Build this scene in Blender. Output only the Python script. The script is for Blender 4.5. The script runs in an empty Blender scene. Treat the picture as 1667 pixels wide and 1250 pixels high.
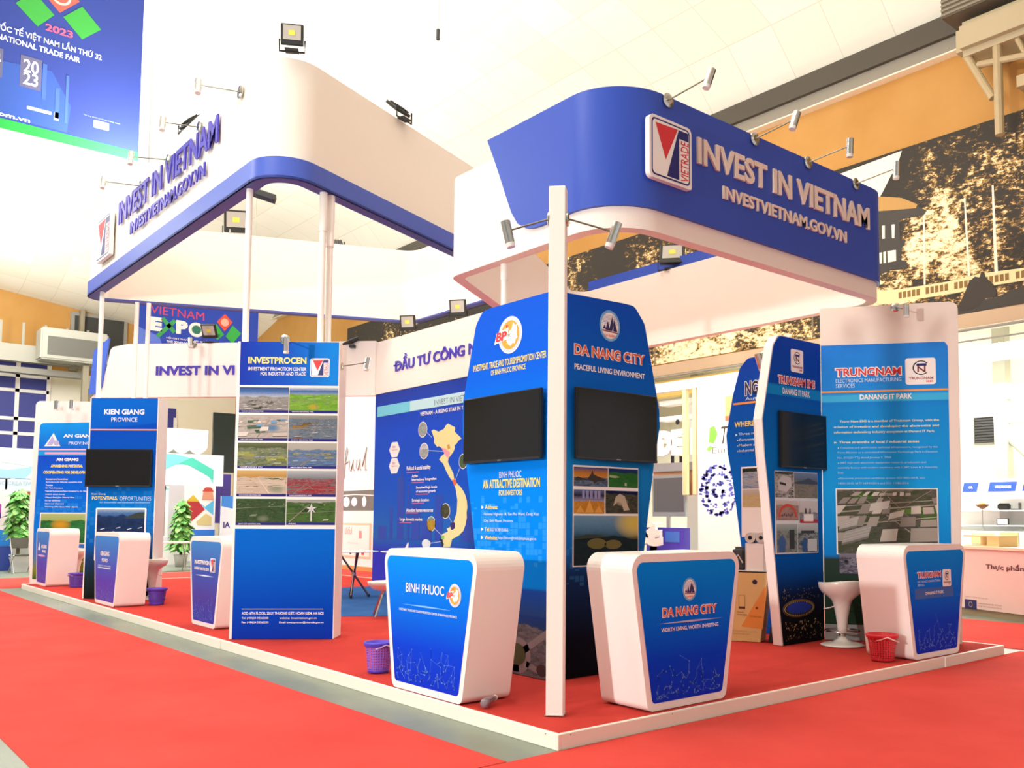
import bpy, bmesh, math, random
from mathutils import Matrix, Vector
random.seed(7)
sc = bpy.context.scene
col = sc.collection
PI = math.pi
PLAT = 0.1                       # height of the stand's platform

# ------------------------------------------------------------------ camera, light, exposure
cd = bpy.data.cameras.new('camera'); cam = bpy.data.objects.new('camera', cd); col.objects.link(cam)
cd.sensor_fit = 'HORIZONTAL'; cd.sensor_width = 36.0
cd.lens = 32.017; cd.shift_x = -0.0639; cd.shift_y = 0.0669
cd.clip_end = 200
cam.matrix_world = Matrix(((0.7511, -0.05, -0.6582, -3.6502), (-0.6601, -0.051, -0.7494, -4.3241), (0.0039, 0.9974, -0.0713, 1.4197), (0, 0, 0, 1)))
sc.camera = cam
sc.view_settings.view_transform = 'Standard'; sc.view_settings.look = 'None'
sc.view_settings.gamma = 1.0; sc.view_settings.use_curve_mapping = False
sc.view_settings.exposure = 0.0
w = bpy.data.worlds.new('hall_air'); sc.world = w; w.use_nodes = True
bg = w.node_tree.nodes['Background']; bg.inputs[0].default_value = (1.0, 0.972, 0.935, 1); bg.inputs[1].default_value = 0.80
# ambient light set weaker from the left so left-facing sides fall darker
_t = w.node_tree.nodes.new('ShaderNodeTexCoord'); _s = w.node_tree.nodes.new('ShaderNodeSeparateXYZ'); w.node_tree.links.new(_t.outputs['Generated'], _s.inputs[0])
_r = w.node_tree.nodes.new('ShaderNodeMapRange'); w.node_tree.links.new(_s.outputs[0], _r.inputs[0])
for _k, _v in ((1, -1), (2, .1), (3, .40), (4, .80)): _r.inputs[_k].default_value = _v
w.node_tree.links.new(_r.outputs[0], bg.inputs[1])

def area(name, loc, target, size, power, color=(1, 1, 1), sy=None):
    l = bpy.data.lights.new(name, 'AREA'); l.energy = power; l.color = color
    l.shape = 'RECTANGLE'; l.size = size; l.size_y = sy or size
    o = bpy.data.objects.new(name, l); col.objects.link(o); o.location = loc
    o.rotation_euler = (Vector(target) - Vector(loc)).to_track_quat('-Z', 'Y').to_euler()
    return o
# floodlight of a stand across the left aisle: long level shadows over the deck
area('aisle_floodlight', (-12, -.45, 3.2), (2, .3, 2.2), .4, 1050, (1, .99, .97))
# unseen fill lamps added overhead: left aisle, rear aisle, stand, right side
for n, (x, y, p) in enumerate([(-5, 4, 210), (-5, 12.5, 330), (-5, 20, 400)]):
    area('hall_fill_light', (x, y, 8.6), (x + 3.2, y + .3, 2), 2.2, p, (.98, .99, 1))
area('hall_fill_light', (3, 22, 9.0), (3.5, 22.5, 0), 3.5, 1150, (1, .99, .97))
area('hall_fill_light', (3, 9, 8.8), (3.3, 9, 0), 2.5, 90, (1, .96, .9))
area('hall_fill_light', (8.6, 5, 8.8), (10.0, 5.5, 2), 3, 120, (1, .97, .92))
area('hall_fill_light', (1, 31, 9.0), (3, 40, 2.5), 3, 600, (1, .99, .95))  # extra lamp added to brighten the cream end wall
# unseen upward lamps added to whiten the vault
for x, y, p in ((.5, 6, 950), (1.5, 14, 1050), (-3, 1, 800), (4.5, 22, 800), (0, 31, 900), (6.5, 4, 120)):
    area('vault_fill_light', (x, y, 7.3), (x + .3, y, 12), 1.2, p, (1, .995, .97))
# unseen lamps added to brighten the side hall behind the arcade
area('side_hall_fill', (15.2, 4, 4.4), (15.4, 4, 0), 2.5, 1000, (1, .98, .93), 9)
area('side_hall_fill', (15.2, 12, 4.4), (15.4, 12, 0), 2.5, 800, (1, .98, .93), 7)
area('stand_fill', (8.6, 7.6, 4.6), (10.5, 7.4, 2.2), .8, 70, (1, .99, .97))  # added lamp, brightens the white stand before the arcade
area('side_hall_upfill', (15.2, 4, 3.2), (15.2, 4, 6), 1.5, 260, (1, .98, .94), 6)  # added below to lift the side hall ceiling
area('shop_fill', (10.9, 3.2, 3.6), (11.8, 2.8, 1), 1.0, 60, (1, .98, .95))  # unseen lamp that brightens the white shop

# ------------------------------------------------------------------ materials
def lin(h):
    h = h.lstrip('#'); v = [int(h[i:i + 2], 16) / 255 for i in (0, 2, 4)]
    return tuple(c / 12.92 if c <= .04045 else ((c + .055) / 1.055) ** 2.4 for c in v) + (1,)
_M = {}
def mat(h, rough=.5, metal=0., spec=.4, trans=0., alpha=1., bump=None):
    k = (h, rough, metal, spec, trans, alpha, bump)
    if k in _M: return _M[k]
    m = bpy.data.materials.new('paint_' + h.strip('#')); m.use_nodes = True
    nt = m.node_tree; p = nt.nodes['Principled BSDF']
    p.inputs['Base Color'].default_value = lin(h); p.inputs['Roughness'].default_value = rough
    p.inputs['Metallic'].default_value = metal; p.inputs['Specular IOR Level'].default_value = spec
    p.inputs['Transmission Weight'].default_value = trans; p.inputs['Alpha'].default_value = alpha
    if bump:
        n = nt.nodes.new('ShaderNodeTexNoise'); n.inputs['Scale'].default_value = bump[0]; n.inputs['Detail'].default_value = 4
        tc = nt.nodes.new('ShaderNodeTexCoord'); nt.links.new(tc.outputs['Object'], n.inputs['Vector'])
        b = nt.nodes.new('ShaderNodeBump'); b.inputs['Strength'].default_value = bump[1]; b.inputs['Distance'].default_value = .01
        nt.links.new(n.outputs['Fac'], b.inputs['Height']); nt.links.new(b.outputs['Normal'], p.inputs['Normal'])
    _M[k] = m; return m
def emit(h, s):
    m = bpy.data.materials.new('glow'); m.use_nodes = True; nt = m.node_tree
    p = nt.nodes['Principled BSDF']; p.inputs['Base Color'].default_value = lin(h)
    p.inputs['Emission Color'].default_value = lin(h); p.inputs['Emission Strength'].default_value = s
    return m
def nodes(name, rough=.5, spec=.4):
    m = bpy.data.materials.new(name); m.use_nodes = True; nt = m.node_tree; p = nt.nodes['Principled BSDF']
    p.inputs['Roughness'].default_value = rough; p.inputs['Specular IOR Level'].default_value = spec
    return m, nt, p
def ramp(nt, fac, stops, mode='LINEAR'):
    r = nt.nodes.new('ShaderNodeValToRGB'); r.color_ramp.interpolation = mode
    el = r.color_ramp.elements
    while len(el) < len(stops): el.new(.5)
    for e, (t, c) in zip(el, stops): e.position = t; e.color = lin(c) if isinstance(c, str) else c
    nt.links.new(fac, r.inputs[0]); return r.outputs[0]
def math_(nt, op, a, b=None, clamp=False):
    n = nt.nodes.new('ShaderNodeMath'); n.operation = op; n.use_clamp = clamp
    for i, v in enumerate((a, b)):
        if v is None: continue
        if isinstance(v, (int, float)): n.inputs[i].default_value = v
        else: nt.links.new(v, n.inputs[i])
    return n.outputs[0]
def mix(nt, f, a, b):
    n = nt.nodes.new('ShaderNodeMix'); n.data_type = 'RGBA'
    for s, v in ((n.inputs[0], f), (n.inputs[6], a), (n.inputs[7], b)):
        if isinstance(v, str): s.default_value = lin(v)
        elif isinstance(v, (int, float)): s.default_value = v
        else: nt.links.new(v, s)
    return n.outputs[2]
def noise(nt, vec, scale, detail=3, rough=.5):
    n = nt.nodes.new('ShaderNodeTexNoise'); n.inputs['Scale'].default_value = scale
    n.inputs['Detail'].default_value = detail; n.inputs['Roughness'].default_value = rough
    nt.links.new(vec, n.inputs['Vector']); return n.outputs['Fac']
def objxyz(nt):
    tc = nt.nodes.new('ShaderNodeTexCoord'); s = nt.nodes.new('ShaderNodeSeparateXYZ')
    nt.links.new(tc.outputs['Object'], s.inputs[0]); return tc.outputs['Object'], s.outputs
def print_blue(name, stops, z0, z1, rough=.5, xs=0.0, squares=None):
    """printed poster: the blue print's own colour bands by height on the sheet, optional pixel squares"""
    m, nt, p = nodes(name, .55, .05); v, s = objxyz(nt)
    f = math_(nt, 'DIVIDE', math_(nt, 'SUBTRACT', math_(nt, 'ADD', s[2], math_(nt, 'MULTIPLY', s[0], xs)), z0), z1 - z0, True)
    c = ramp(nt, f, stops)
    if squares:
        qx, qz, qs, q0, q1, colr = squares
        a = nt.nodes.new('ShaderNodeVectorMath'); a.operation = 'SNAP'; nt.links.new(v, a.inputs[0]); a.inputs[1].default_value = (qs, 9, qs)
        wn = nt.nodes.new('ShaderNodeTexWhiteNoise'); wn.noise_dimensions = '3D'; nt.links.new(a.outputs[0], wn.inputs['Vector'])
        fx = math_(nt, 'LESS_THAN', math_(nt, 'PINGPONG', math_(nt, 'ADD', s[0], 50 * qs), qs / 2), qs * .42)
        fr = math_(nt, 'FRACT', math_(nt, 'DIVIDE', s[0], qs)); fz = math_(nt, 'FRACT', math_(nt, 'DIVIDE', s[2], qs))
        inx = math_(nt, 'MULTIPLY', math_(nt, 'GREATER_THAN', fr, .12), math_(nt, 'GREATER_THAN', fz, .1))
        band = math_(nt, 'MULTIPLY', math_(nt, 'GREATER_THAN', s[2], q0), math_(nt, 'LESS_THAN', s[2], q1))
        thr = math_(nt, 'MULTIPLY', math_(nt, 'ABSOLUTE', math_(nt, 'SUBTRACT', s[2], (q0 + q1) / 2)), 1.4 / (q1 - q0))
        on = math_(nt, 'GREATER_THAN', wn.outputs['Value'], math_(nt, 'ADD', thr, .25))
        c = mix(nt, math_(nt, 'MULTIPLY', math_(nt, 'MULTIPLY', math_(nt, 'MULTIPLY', inx, band), on), .3), c, colr)
    nt.links.new(c, p.inputs['Base Color']); return m
def photo_mat(sky, ground, hz=.6, cell=9, cap=None, glow=None, seed=0, rough=.35):
    """a small printed aerial view: sky bands above a horizon, a patchwork of fields and roofs below"""
    m, nt, p = nodes('printed_photo', .5, .06)
    tc = nt.nodes.new('ShaderNodeTexCoord'); s = nt.nodes.new('ShaderNodeSeparateXYZ')
    nt.links.new(tc.outputs['UV'], s.inputs[0]); uv = tc.outputs['UV']
    mp = nt.nodes.new('ShaderNodeMapping'); nt.links.new(uv, mp.inputs[0]); mp.inputs['Location'].default_value = (seed * 3.1, seed * 1.7, 0)
    mp.inputs['Rotation'].default_value = (0, 0, .5 + seed); mp.inputs['Scale'].default_value = (1, 1.7, 1)
    vo = nt.nodes.new('ShaderNodeTexVoronoi'); vo.distance = 'MANHATTAN'; vo.inputs['Scale'].default_value = cell * 1.3; nt.links.new(mp.outputs[0], vo.inputs['Vector'])
    sep = nt.nodes.new('ShaderNodeSeparateColor'); nt.links.new(vo.outputs['Color'], sep.inputs[0])
    nz = noise(nt, mp.outputs[0], cell * 2.6, 8, .75)
    f = math_(nt, 'ADD', math_(nt, 'MULTIPLY', sep.outputs[0], .22), math_(nt, 'MULTIPLY', nz, .85), True)
    n = len(ground); g = ramp(nt, f, [(.12 + .76 * i / (n - 1), c) for i, c in enumerate(ground)])
    wob = math_(nt, 'MULTIPLY', math_(nt, 'SUBTRACT', noise(nt, uv, 4 + seed % 3, 4), .5), .22)
    if hz < 1:
        sk = ramp(nt, math_(nt, 'ADD', math_(nt, 'DIVIDE', math_(nt, 'SUBTRACT', s.outputs[1], hz), 1 - hz), math_(nt, 'MULTIPLY', math_(nt, 'SUBTRACT', nz, .5), .5), True), [(i / max(1, len(sky) - 1), c) for i, c in enumerate(sky)])
        up = math_(nt, 'MULTIPLY', math_(nt, 'SUBTRACT', math_(nt, 'ADD', s.outputs[1], wob), hz), 40, True)
        c = mix(nt, up, g, sk)
    else: c = g
    if glow:
        gx, gy, gr, gc = glow
        d = math_(nt, 'ADD', math_(nt, 'POWER', math_(nt, 'SUBTRACT', s.outputs[0], gx), 2), math_(nt, 'POWER', math_(nt, 'SUBTRACT', s.outputs[1], gy), 2))
        c = mix(nt, math_(nt, 'SUBTRACT', 1, math_(nt, 'DIVIDE', d, gr * gr), True), c, gc)
    c = mix(nt, .28, c, '#0c1216')
    if cap: c = mix(nt, math_(nt, 'LESS_THAN', s.outputs[1], .1), c, cap)
    nt.links.new(c, p.inputs['Base Color']); return m

WHITE = mat('#f4f0ea', .45); BOARD = mat('#f1ebe2', .4); SIGNBLUE = mat('#2f4fb8', .42, 0, .4)
CREAM = mat('#f2e9dd', .5); GREY = mat('#9b988f', .5); DARK = mat('#26272a', .45); BLACK = mat('#0b0b0c', .3)
CHROME = mat('#c9c8c4', .16, 1.0); STEEL = mat('#b9b8b2', .35, .8); GLASSY = mat('#e6e6e2', .1, 0, .6)
INKW = mat('#f6f4f0', .5); INKY = mat('#f4e477', .5); INKO = mat('#e0603c', .5); INKR = mat('#d8323a', .5); INKB = mat('#3b2f9c', .5)
INKG = mat('#5b5148', .6); NAVY = mat('#1d1f6e', .4); ORANGE = mat('#f0a24a', .5); PINKLINE = mat('#e8a08a', .5)
# ------------------------------------------------------------------ mesh helpers
def new(): return bmesh.new()
def obj(name, bm, m=None, parent=None, smooth=False, **kw):
    me = bpy.data.meshes.new(name)
    if isinstance(bm, bmesh.types.BMesh):
        bmesh.ops.recalc_face_normals(bm, faces=bm.faces) if kw.pop('recalc', True) else None
        bm.to_mesh(me); bm.free()
    else: me.from_pydata(*bm)
    for x in (m if isinstance(m, (list, tuple)) else [m]):
        if x: me.materials.append(x)
    if smooth: me.shade_smooth()
    o = bpy.data.objects.new(name, me); col.objects.link(o)
    if parent: o.parent = parent
    return o
def tag(o, label, cat, group=None, kind=None):
    o['label'] = label; o['category'] = cat
    if group: o['group'] = group
    if kind: o['kind'] = kind
    return o
def thing(name, label, cat, loc=(0, 0, 0), ang=0., group=None):
    o = bpy.data.objects.new(name, None); o.empty_display_size = .1; col.objects.link(o)
    o.location = loc; o.rotation_euler = (0, 0, math.radians(ang)); return tag(o, label, cat, group)
def struct(o): o['kind'] = 'structure'; return o
def box(bm, x0, x1, y0, y1, z0, z1):
    v = [bm.verts.new(p) for p in ((x0, y0, z0), (x1, y0, z0), (x1, y1, z0), (x0, y1, z0), (x0, y0, z1), (x1, y0, z1), (x1, y1, z1), (x0, y1, z1))]
    for f in ((0, 3, 2, 1), (4, 5, 6, 7), (0, 1, 5, 4), (1, 2, 6, 5), (2, 3, 7, 6), (3, 0, 4, 7)): bm.faces.new([v[i] for i in f])
    return bm
def rnd(poly, rads, seg=8):
    """round the corners of a polygon"""
    out = []; n = len(poly)
    if not isinstance(rads, (list, tuple)): rads = [rads] * n
    for i in range(n):
        p = Vector(poly[i]); a = Vector(poly[i - 1]); b = Vector(poly[(i + 1) % n]); r = rads[i]
        if r <= 0: out.append(tuple(p)); continue
        u = (a - p).normalized(); v = (b - p).normalized(); th = u.angle(v)
        if th > PI - .01: out.append(tuple(p)); continue
        t = r / math.tan(th / 2); c = p + (u + v).normalized() * (r / math.sin(th / 2)); s = p + u * t - c; e = p + v * t - c
        tot = s.angle(e); sg = 1 if s.x * e.y - s.y * e.x > 0 else -1
        for k in range(seg + 1):
            q = sg * tot * k / seg; out.append((c.x + s.x * math.cos(q) - s.y * math.sin(q), c.y + s.x * math.sin(q) + s.y * math.cos(q)))
    return out
def prism(bm, poly, y0, y1):
    """polygon in the x-z plane pushed through y"""
    a = [bm.verts.new((x, y0, z)) for x, z in poly]; b = [bm.verts.new((x, y1, z)) for x, z in poly]; n = len(poly)
    bm.faces.new(a); bm.faces.new(b[::-1])
    for i in range(n): bm.faces.new((a[i], b[i], b[(i + 1) % n], a[(i + 1) % n]))
    return bm
def slab(bm, poly, z0, z1):
    a = [bm.verts.new((x, y, z0)) for x, y in poly]; b = [bm.verts.new((x, y, z1)) for x, y in poly]; n = len(poly)
    bm.faces.new(a[::-1]); bm.faces.new(b)
    for i in range(n): bm.faces.new((a[i], a[(i + 1) % n], b[(i + 1) % n], b[i]))
    return bm
def flat(bm, poly, y):
    bm.faces.new([bm.verts.new((x, y, z)) for x, z in poly]); return bm
def rect(x0, z0, x1, z1): return [(x0, z0), (x1, z0), (x1, z1), (x0, z1)]
def disc(cx, cz, rx, rz=None, n=36, a0=0): return [(cx + rx * math.cos(a0 + 2 * PI * i / n), cz + (rz or rx) * math.sin(a0 + 2 * PI * i / n)) for i in range(n)]
def tube(bm, pts, r, n=10, cap=True):
    pts = [Vector(p) for p in pts]; rings = []; r = r if isinstance(r, (list, tuple)) else [r] * len(pts)
    for i, p in enumerate(pts):
        d = (pts[min(i + 1, len(pts) - 1)] - pts[max(i - 1, 0)]).normalized()
        u = d.cross(Vector((0, 0, 1)) if abs(d.z) < .95 else Vector((1, 0, 0))).normalized(); v = d.cross(u)
        rings.append([bm.verts.new(p + (u * math.cos(2 * PI * k / n) + v * math.sin(2 * PI * k / n)) * r[i]) for k in range(n)])
    for a, b in zip(rings, rings[1:]):
        for k in range(n): bm.faces.new((a[k], a[(k + 1) % n], b[(k + 1) % n], b[k]))
    if cap: bm.faces.new(rings[0][::-1]); bm.faces.new(rings[-1])
    return bm
def lathe(bm, prof, n=32, cx=0, cy=0):
    rings = [[bm.verts.new((cx + r * math.cos(2 * PI * k / n), cy + r * math.sin(2 * PI * k / n), z)) for k in range(n)] for r, z in prof]
    for a, b in zip(rings, rings[1:]):
        for k in range(n): bm.faces.new((a[k], a[(k + 1) % n], b[(k + 1) % n], b[k]))
    if prof[0][0] > 1e-4: bm.faces.new(rings[0][::-1])
    if prof[-1][0] > 1e-4: bm.faces.new(rings[-1])
    return bm
_T = {}
def text_data(s, bold, ext):
    k = (s, bold, ext)
    if k not in _T:
        cu = bpy.data.curves.new('lettering', 'FONT'); cu.body = s; cu.offset = bold; cu.resolution_u = 3; cu.extrude = ext
        o = bpy.data.objects.new('lettering', cu); me = o.to_mesh()
        vs = [tuple(v.co) for v in me.vertices]; fs = [tuple(p.vertices) for p in me.polygons]
        o.to_mesh_clear(); bpy.data.objects.remove(o); bpy.data.curves.remove(cu)
        b = (min(v[0] for v in vs), max(v[0] for v in vs), min(v[1] for v in vs), max(v[1] for v in vs)); _T[k] = (vs, fs, b)
    return _T[k]
def text(parent, s, r, y, m, bold=.02, ext=0., rot=False, name='lettering', grow=0., lean=0.):
    """lettering fitted into the rectangle r = (x0, z0, x1, z1) of the parent's front, at depth y"""
    vs, fs, b = text_data(s, bold, .5 if ext else 0); x0, z0, x1, z1 = r; x0 -= grow; x1 += grow; z0 -= grow; z1 += grow
    out = []
    for v in vs:
        u = (v[0] - b[0]) / (b[1] - b[0]); t = (v[1] - b[2]) / (b[3] - b[2])
        if rot: u, t = 1 - t, u
        out.append((x0 + (x1 - x0) * u + lean * t, y - (v[2] + .5) * ext if ext else y, z0 + (z1 - z0) * t))
    return obj(name, (out, [], fs), m, parent)
def lines(parent, items, y, m, bold=.005, name='text_lines'):
    """several lines of small print as one mesh"""
    V, Fc = [], []
    for s, (x0, z0, x1, z1) in items:
        vs, fs, b = text_data(s, bold, 0); n = len(V)
        V += [(x0 + (x1 - x0) * (v[0] - b[0]) / (b[1] - b[0]), y, z0 + (z1 - z0) * (v[1] - b[2]) / (b[3] - b[2])) for v in vs]
        Fc += [tuple(i + n for i in f) for f in fs]
    return obj(name, (V, [], Fc), m, parent)
def plate(parent, name, poly, y, m, label=None):
    bm = flat(new(), poly, y); o = obj(name, bm, m, parent, recalc=False)
    if label: o['label'] = label
    return o
def photo(parent, r, y, m, border=0., name='printed_photo', poly=None):
    x0, z0, x1, z1 = r
    if border: plate(parent, 'photo_border', rect(x0 - border, z0 - border, x1 + border, z1 + border), y + .0008, INKW)
    me = bpy.data.meshes.new(name); me.from_pydata([(x0, y, z0), (x1, y, z0), (x1, y, z1), (x0, y, z1)], [], [(0, 1, 2, 3)])
    uv = me.uv_layers.new(name='UVMap')
    for i, c in enumerate(((0, 0), (1, 0), (1, 1), (0, 1))): uv.data[i].uv = c
    me.materials.append(m); o = bpy.data.objects.new(name, me); col.objects.link(o); o.parent = parent; return o
def aerial(f_, r, y, seed, hz=.62, roofs=('#d9d5cf', '#a9a5a0', '#8f8b86'), road='#8f897d', fields=('#4d6f35', '#6c8f42'), rows=7, dens=.7, size=1., nroad=3):
    """what the small air photographs show: rows of roofs that shrink towards the horizon, fields and roads"""
    rr = random.Random(seed); x0, z0, x1, z1 = r; W_ = x1 - x0; H_ = (z1 - z0); zb = z0 + H_ * .1; zh = z0 + H_ * hz
    G = {}
    def clip(p): return (min(x1, max(x0, p[0])), min(zh, max(zb, p[1])))
    def put(k, pts): G.setdefault(k, []).append([clip(p) for p in pts])
    P = lambda u, t: (x0 + W_ * (.5 + (u - .5) * (1.5 - .75 * t)), zb + (zh - zb) * (1 - (1 - min(1, max(0, t))) ** 1.7))
    for k in range(4):
        u, t = rr.random(), rr.random() * .8; w_, h_ = rr.uniform(.1, .3), rr.uniform(.1, .25); put(('field', rr.choice(fields)), [P(u, t), P(u + w_, t + .03), P(u + w_ * .9, t + h_), P(u - .04, t + h_ * .8)])
    for k in range(nroad):
        a, b = rr.uniform(-.1, .5), rr.uniform(.4, 1.2); w_ = .012 + .01 * (k == 0)
        if k % 2: a, b = b, a
        put(('road', road), [P(a, .02), P(a + w_, .02), P(b + w_ * .7, .97), P(b, .97)]); t = rr.uniform(.1, .7); put(('road', road), [P(-.1, t), P(1.1, t + .12), P(1.1, t + .133), P(-.1, t + .015)])
    for i in range(rows):
        t = .06 + .86 * i / rows; n = int(5 + 2.2 * i)
        for j in range(n):
            if rr.random() > dens: continue
            u = (j + rr.uniform(.1, .4)) / n; w_ = rr.uniform(.35, .75) / n * size; h_ = .5 / rows * rr.uniform(.6, 1.1) * size; s_ = .02
            put(('facade', '#55524c'), [P(u, t - .018), P(u + w_, t - .01), P(u + w_, t + h_ * .5), P(u, t)]); put(('roof', rr.choice(roofs)), [P(u, t), P(u + w_, t + .008), P(u + w_ + s_, t + h_), P(u + s_, t + h_ - .008)])
    for d, kind in enumerate(('field', 'road', 'facade', 'roof')):
        for (k, c), L in G.items():
            if k == kind: merge_flat(f_, k + '_print', L, y - .0006 * (d + 1), mat(c, .6, 0, .1))
def merge_flat(parent, name, polys, y, m):
    bm = new()
    for p in polys: flat(bm, p, y)
    return obj(name, bm, m, parent, recalc=False)
def seg2(x0, z0, x1, z1, w):
    d = Vector((x1 - x0, z1 - z0)).normalized() * w / 2; return [(x0 + d.y, z0 - d.x), (x1 + d.y, z1 - d.x), (x1 - d.y, z1 + d.x), (x0 - d.y, z0 + d.x)]
def ring_wall(bm, poly, r, t, z0, z1, seg=28):
    """closed hollow band on plan: outer line poly, wall thickness t"""
    n = len(poly); c = Vector((sum(p[0] for p in poly) / n, sum(p[1] for p in poly) / n)); inner = []
    for i in range(n):
        p = Vector(poly[i]); a = (p - Vector(poly[i - 1])).normalized(); b = (Vector(poly[(i + 1) % n]) - p).normalized()
        na = Vector((-a.y, a.x)); nb = Vector((-b.y, b.x))
        if na.dot(c - p) < 0: na = -na
        if nb.dot(c - p) < 0: nb = -nb
        k = (na + nb).normalized(); inner.append(p + k * t / max(.2, k.dot(na)))
    ri = [max(.02, q - t) for q in r]
    A = rnd(poly, r, seg); B = rnd([tuple(p) for p in inner], ri, seg)
    va = [[bm.verts.new((x, y, z)) for x, y in A] for z in (z0, z1)]; vb = [[bm.verts.new((x, y, z)) for x, y in B] for z in (z0, z1)]
    m = len(A)
    for i in range(m):
        j = (i + 1) % m
        bm.faces.new((va[0][i], va[0][j], va[1][j], va[1][i])); bm.faces.new((vb[0][j], vb[0][i], vb[1][i], vb[1][j]))
        bm.faces.new((va[0][j], va[0][i], vb[0][i], vb[0][j])); bm.faces.new((va[1][i], va[1][j], vb[1][j], vb[1][i]))
    return bm
def strip_wall(bm, path, t, zf0, zf1):
    """open band along a plan path; outer side to the left of the path offset by t; heights per point"""
    P = [Vector(p) for p in path]; N = len(P); nor = []
    for i in range(N):
        a = (P[min(i + 1, N - 1)] - P[max(i - 1, 0)]).normalized(); nor.append(Vector((-a.y, a.x)))
    lo = [bm.verts.new((*P[i], zf0[i])) for i in range(N)]; hi = [bm.verts.new((*P[i], zf1[i])) for i in range(N)]
    ol = [bm.verts.new((*(P[i] + nor[i] * t), zf0[i])) for i in range(N)]; oh = [bm.verts.new((*(P[i] + nor[i] * t), zf1[i])) for i in range(N)]
    for i in range(N - 1):
        j = i + 1
        for f in ((lo[i], lo[j], hi[j], hi[i]), (ol[j], ol[i], oh[i], oh[j]), (lo[j], lo[i], ol[i], ol[j]), (hi[i], hi[j], oh[j], oh[i])): bm.faces.new(f)
    for e in (0, N - 1): bm.faces.new((lo[e], hi[e], oh[e], ol[e]))
    return bm
# ------------------------------------------------------------------ the hall
m, nt, p = nodes('concrete', .38, .5); v, s_ = objxyz(nt)
a = noise(nt, v, .9, 5, .6); b = noise(nt, v, 9, 4)
nt.links.new(mix(nt, math_(nt, 'MULTIPLY', b, .35), ramp(nt, a, [(.3, '#6e7869'), (.5, '#7f8978'), (.7, '#8c9584')]), '#767c6c'), p.inputs['Base Color'])
CONCRETE = m
def carpet_mat(name, c0, c1, sc_=1.2):
    m, nt, p = nodes(name, .95, .1); v, s_ = objxyz(nt)
    a = noise(nt, v, sc_, 4, .55); f = noise(nt, v, 260, 2)
    nt.links.new(mix(nt, math_(nt, 'MULTIPLY', f, .35), ramp(nt, a, [(.3, c0), (.7, c1)]), c0), p.inputs['Base Color'])
    bp = nt.nodes.new('ShaderNodeBump'); bp.inputs['Strength'].default_value = .25; bp.inputs['Distance'].default_value = .004
    nt.links.new(f, bp.inputs['Height']); nt.links.new(bp.outputs[0], p.inputs['Normal']); return m
REDC = carpet_mat('red_carpet', '#d0443c', '#de5148'); REDD = carpet_mat('deck_carpet', '#bd3a33', '#cb4238', 2.5); BLUEC = carpet_mat('blue_carpet', '#2c5590', '#39679f', 3)
struct(obj('floor', slab(new(), [(-26, -16), (20, -16), (20, 40), (-26, 40)], -.1, 0), CONCRETE))
def wall_mat(name, c0, c1): 
    m, nt, p = nodes(name, .7, .2); v, s_ = objxyz(nt)
    nt.links.new(ramp(nt, noise(nt, v, .5, 4), [(.35, c0), (.65, c1)]), p.inputs['Base Color']); return m
OCHRE = wall_mat('ochre_paint', '#bc8a48', '#c69655'); CREAMW = wall_mat('cream_paint', '#efe9d2', '#f3eedd')
# right wall: ochre above the arcade, mural hung on it, grey gutter above
XW = 13.0
struct(obj('wall_right', box(box(new(), XW, XW + .3, -14, 40, 5.25, 10.35), XW, XW + .3, 28.6, 40, 0, 5.25), OCHRE))
struct(obj('trim_1', box(new(), XW - .3, XW + .3, -14, 40, 10.62, 11.05), mat('#4d483e', .6)))
bm = new(); box(bm, XW - .2, XW + .3, -14, 40, 10.35, 10.62); struct(obj('trim_2', bm, mat('#8e887a', .6)))
struct(obj('trim_6', box(new(), XW - .22, XW + .3, -14, 40, 10.32, 10.35), mat('#efe4cc', .6)))
struct(obj('trim_3', box(new(), XW - .12, XW + .3, -14, 28.5, 4.98, 5.25), mat('#cbb091', .6)))
struct(obj('trim_4', box(new(), XW - .05, XW + .2, 7.2, 28.5, 4.45, 4.85), mat('#eec66a', .6)))
bm = new(); tube(bm, [(XW - .16, -10, 4.93), (XW - .16, 28, 4.93)], .03); tube(bm, [(XW - .16, -10, 4.72), (XW - .16, 28, 4.72)], .018)
struct(obj('trim_5', bm, GREY))
# arcade: side hall behind the right wall
struct(obj('wall_side_hall', box(new(), 17.6, 17.8, -14, 30, 0, 9), CREAMW))
struct(obj('ceiling_side_hall', box(new(), XW + .3, 17.8, -14, 30, 6.1, 6.25), mat('#f4f1ea', .7)))
struct(obj('beam_side_hall', box(box(new(), 14.2, 14.5, -14, 28, 5.3, 5.7), 16.4, 16.7, -14, 28, 4.95, 5.3), mat('#ece8de', .6)))
for k, y in enumerate((4.7, 9.2, 13.8, 18.5)):
    bm = new(); box(bm, 16.9, 17.2, y - .14, y + .14, 0, 6.1); box(bm, 16.95, 17.15, y - .3, y + .3, 4.1, 4.2)
    o = struct(obj('column_side_hall', bm, mat('#a7a695', .6)))
bm = new(); tube(bm, [(17.05, 4.65, 3.3), (17.05, 3.4, 2.0)], .07); tube(bm, [(17.05, 4.65, 3.6), (17.05, 3.2, 3.6)], .05)
struct(obj('beam_brace', bm, mat('#a7a695', .6)))
t = thing('wall_louvre', 'dark square ventilation louvre on the pale side hall wall', 'vent', (17.55, 5.3, 3.5))
obj('frame', box(new(), -.04, .04, -.3, .3, -.32, .32), GREY, t); bm = new()
for k in range(9): box(bm, -.06, -.04, -.27, .27, -.29 + k * .065, -.25 + k * .065)
obj('slats', bm, mat('#3a3a38', .6), t); obj('recess', box(new(), -.05, -.035, -.27, .27, -.3, .3), BLACK, t)
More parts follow.
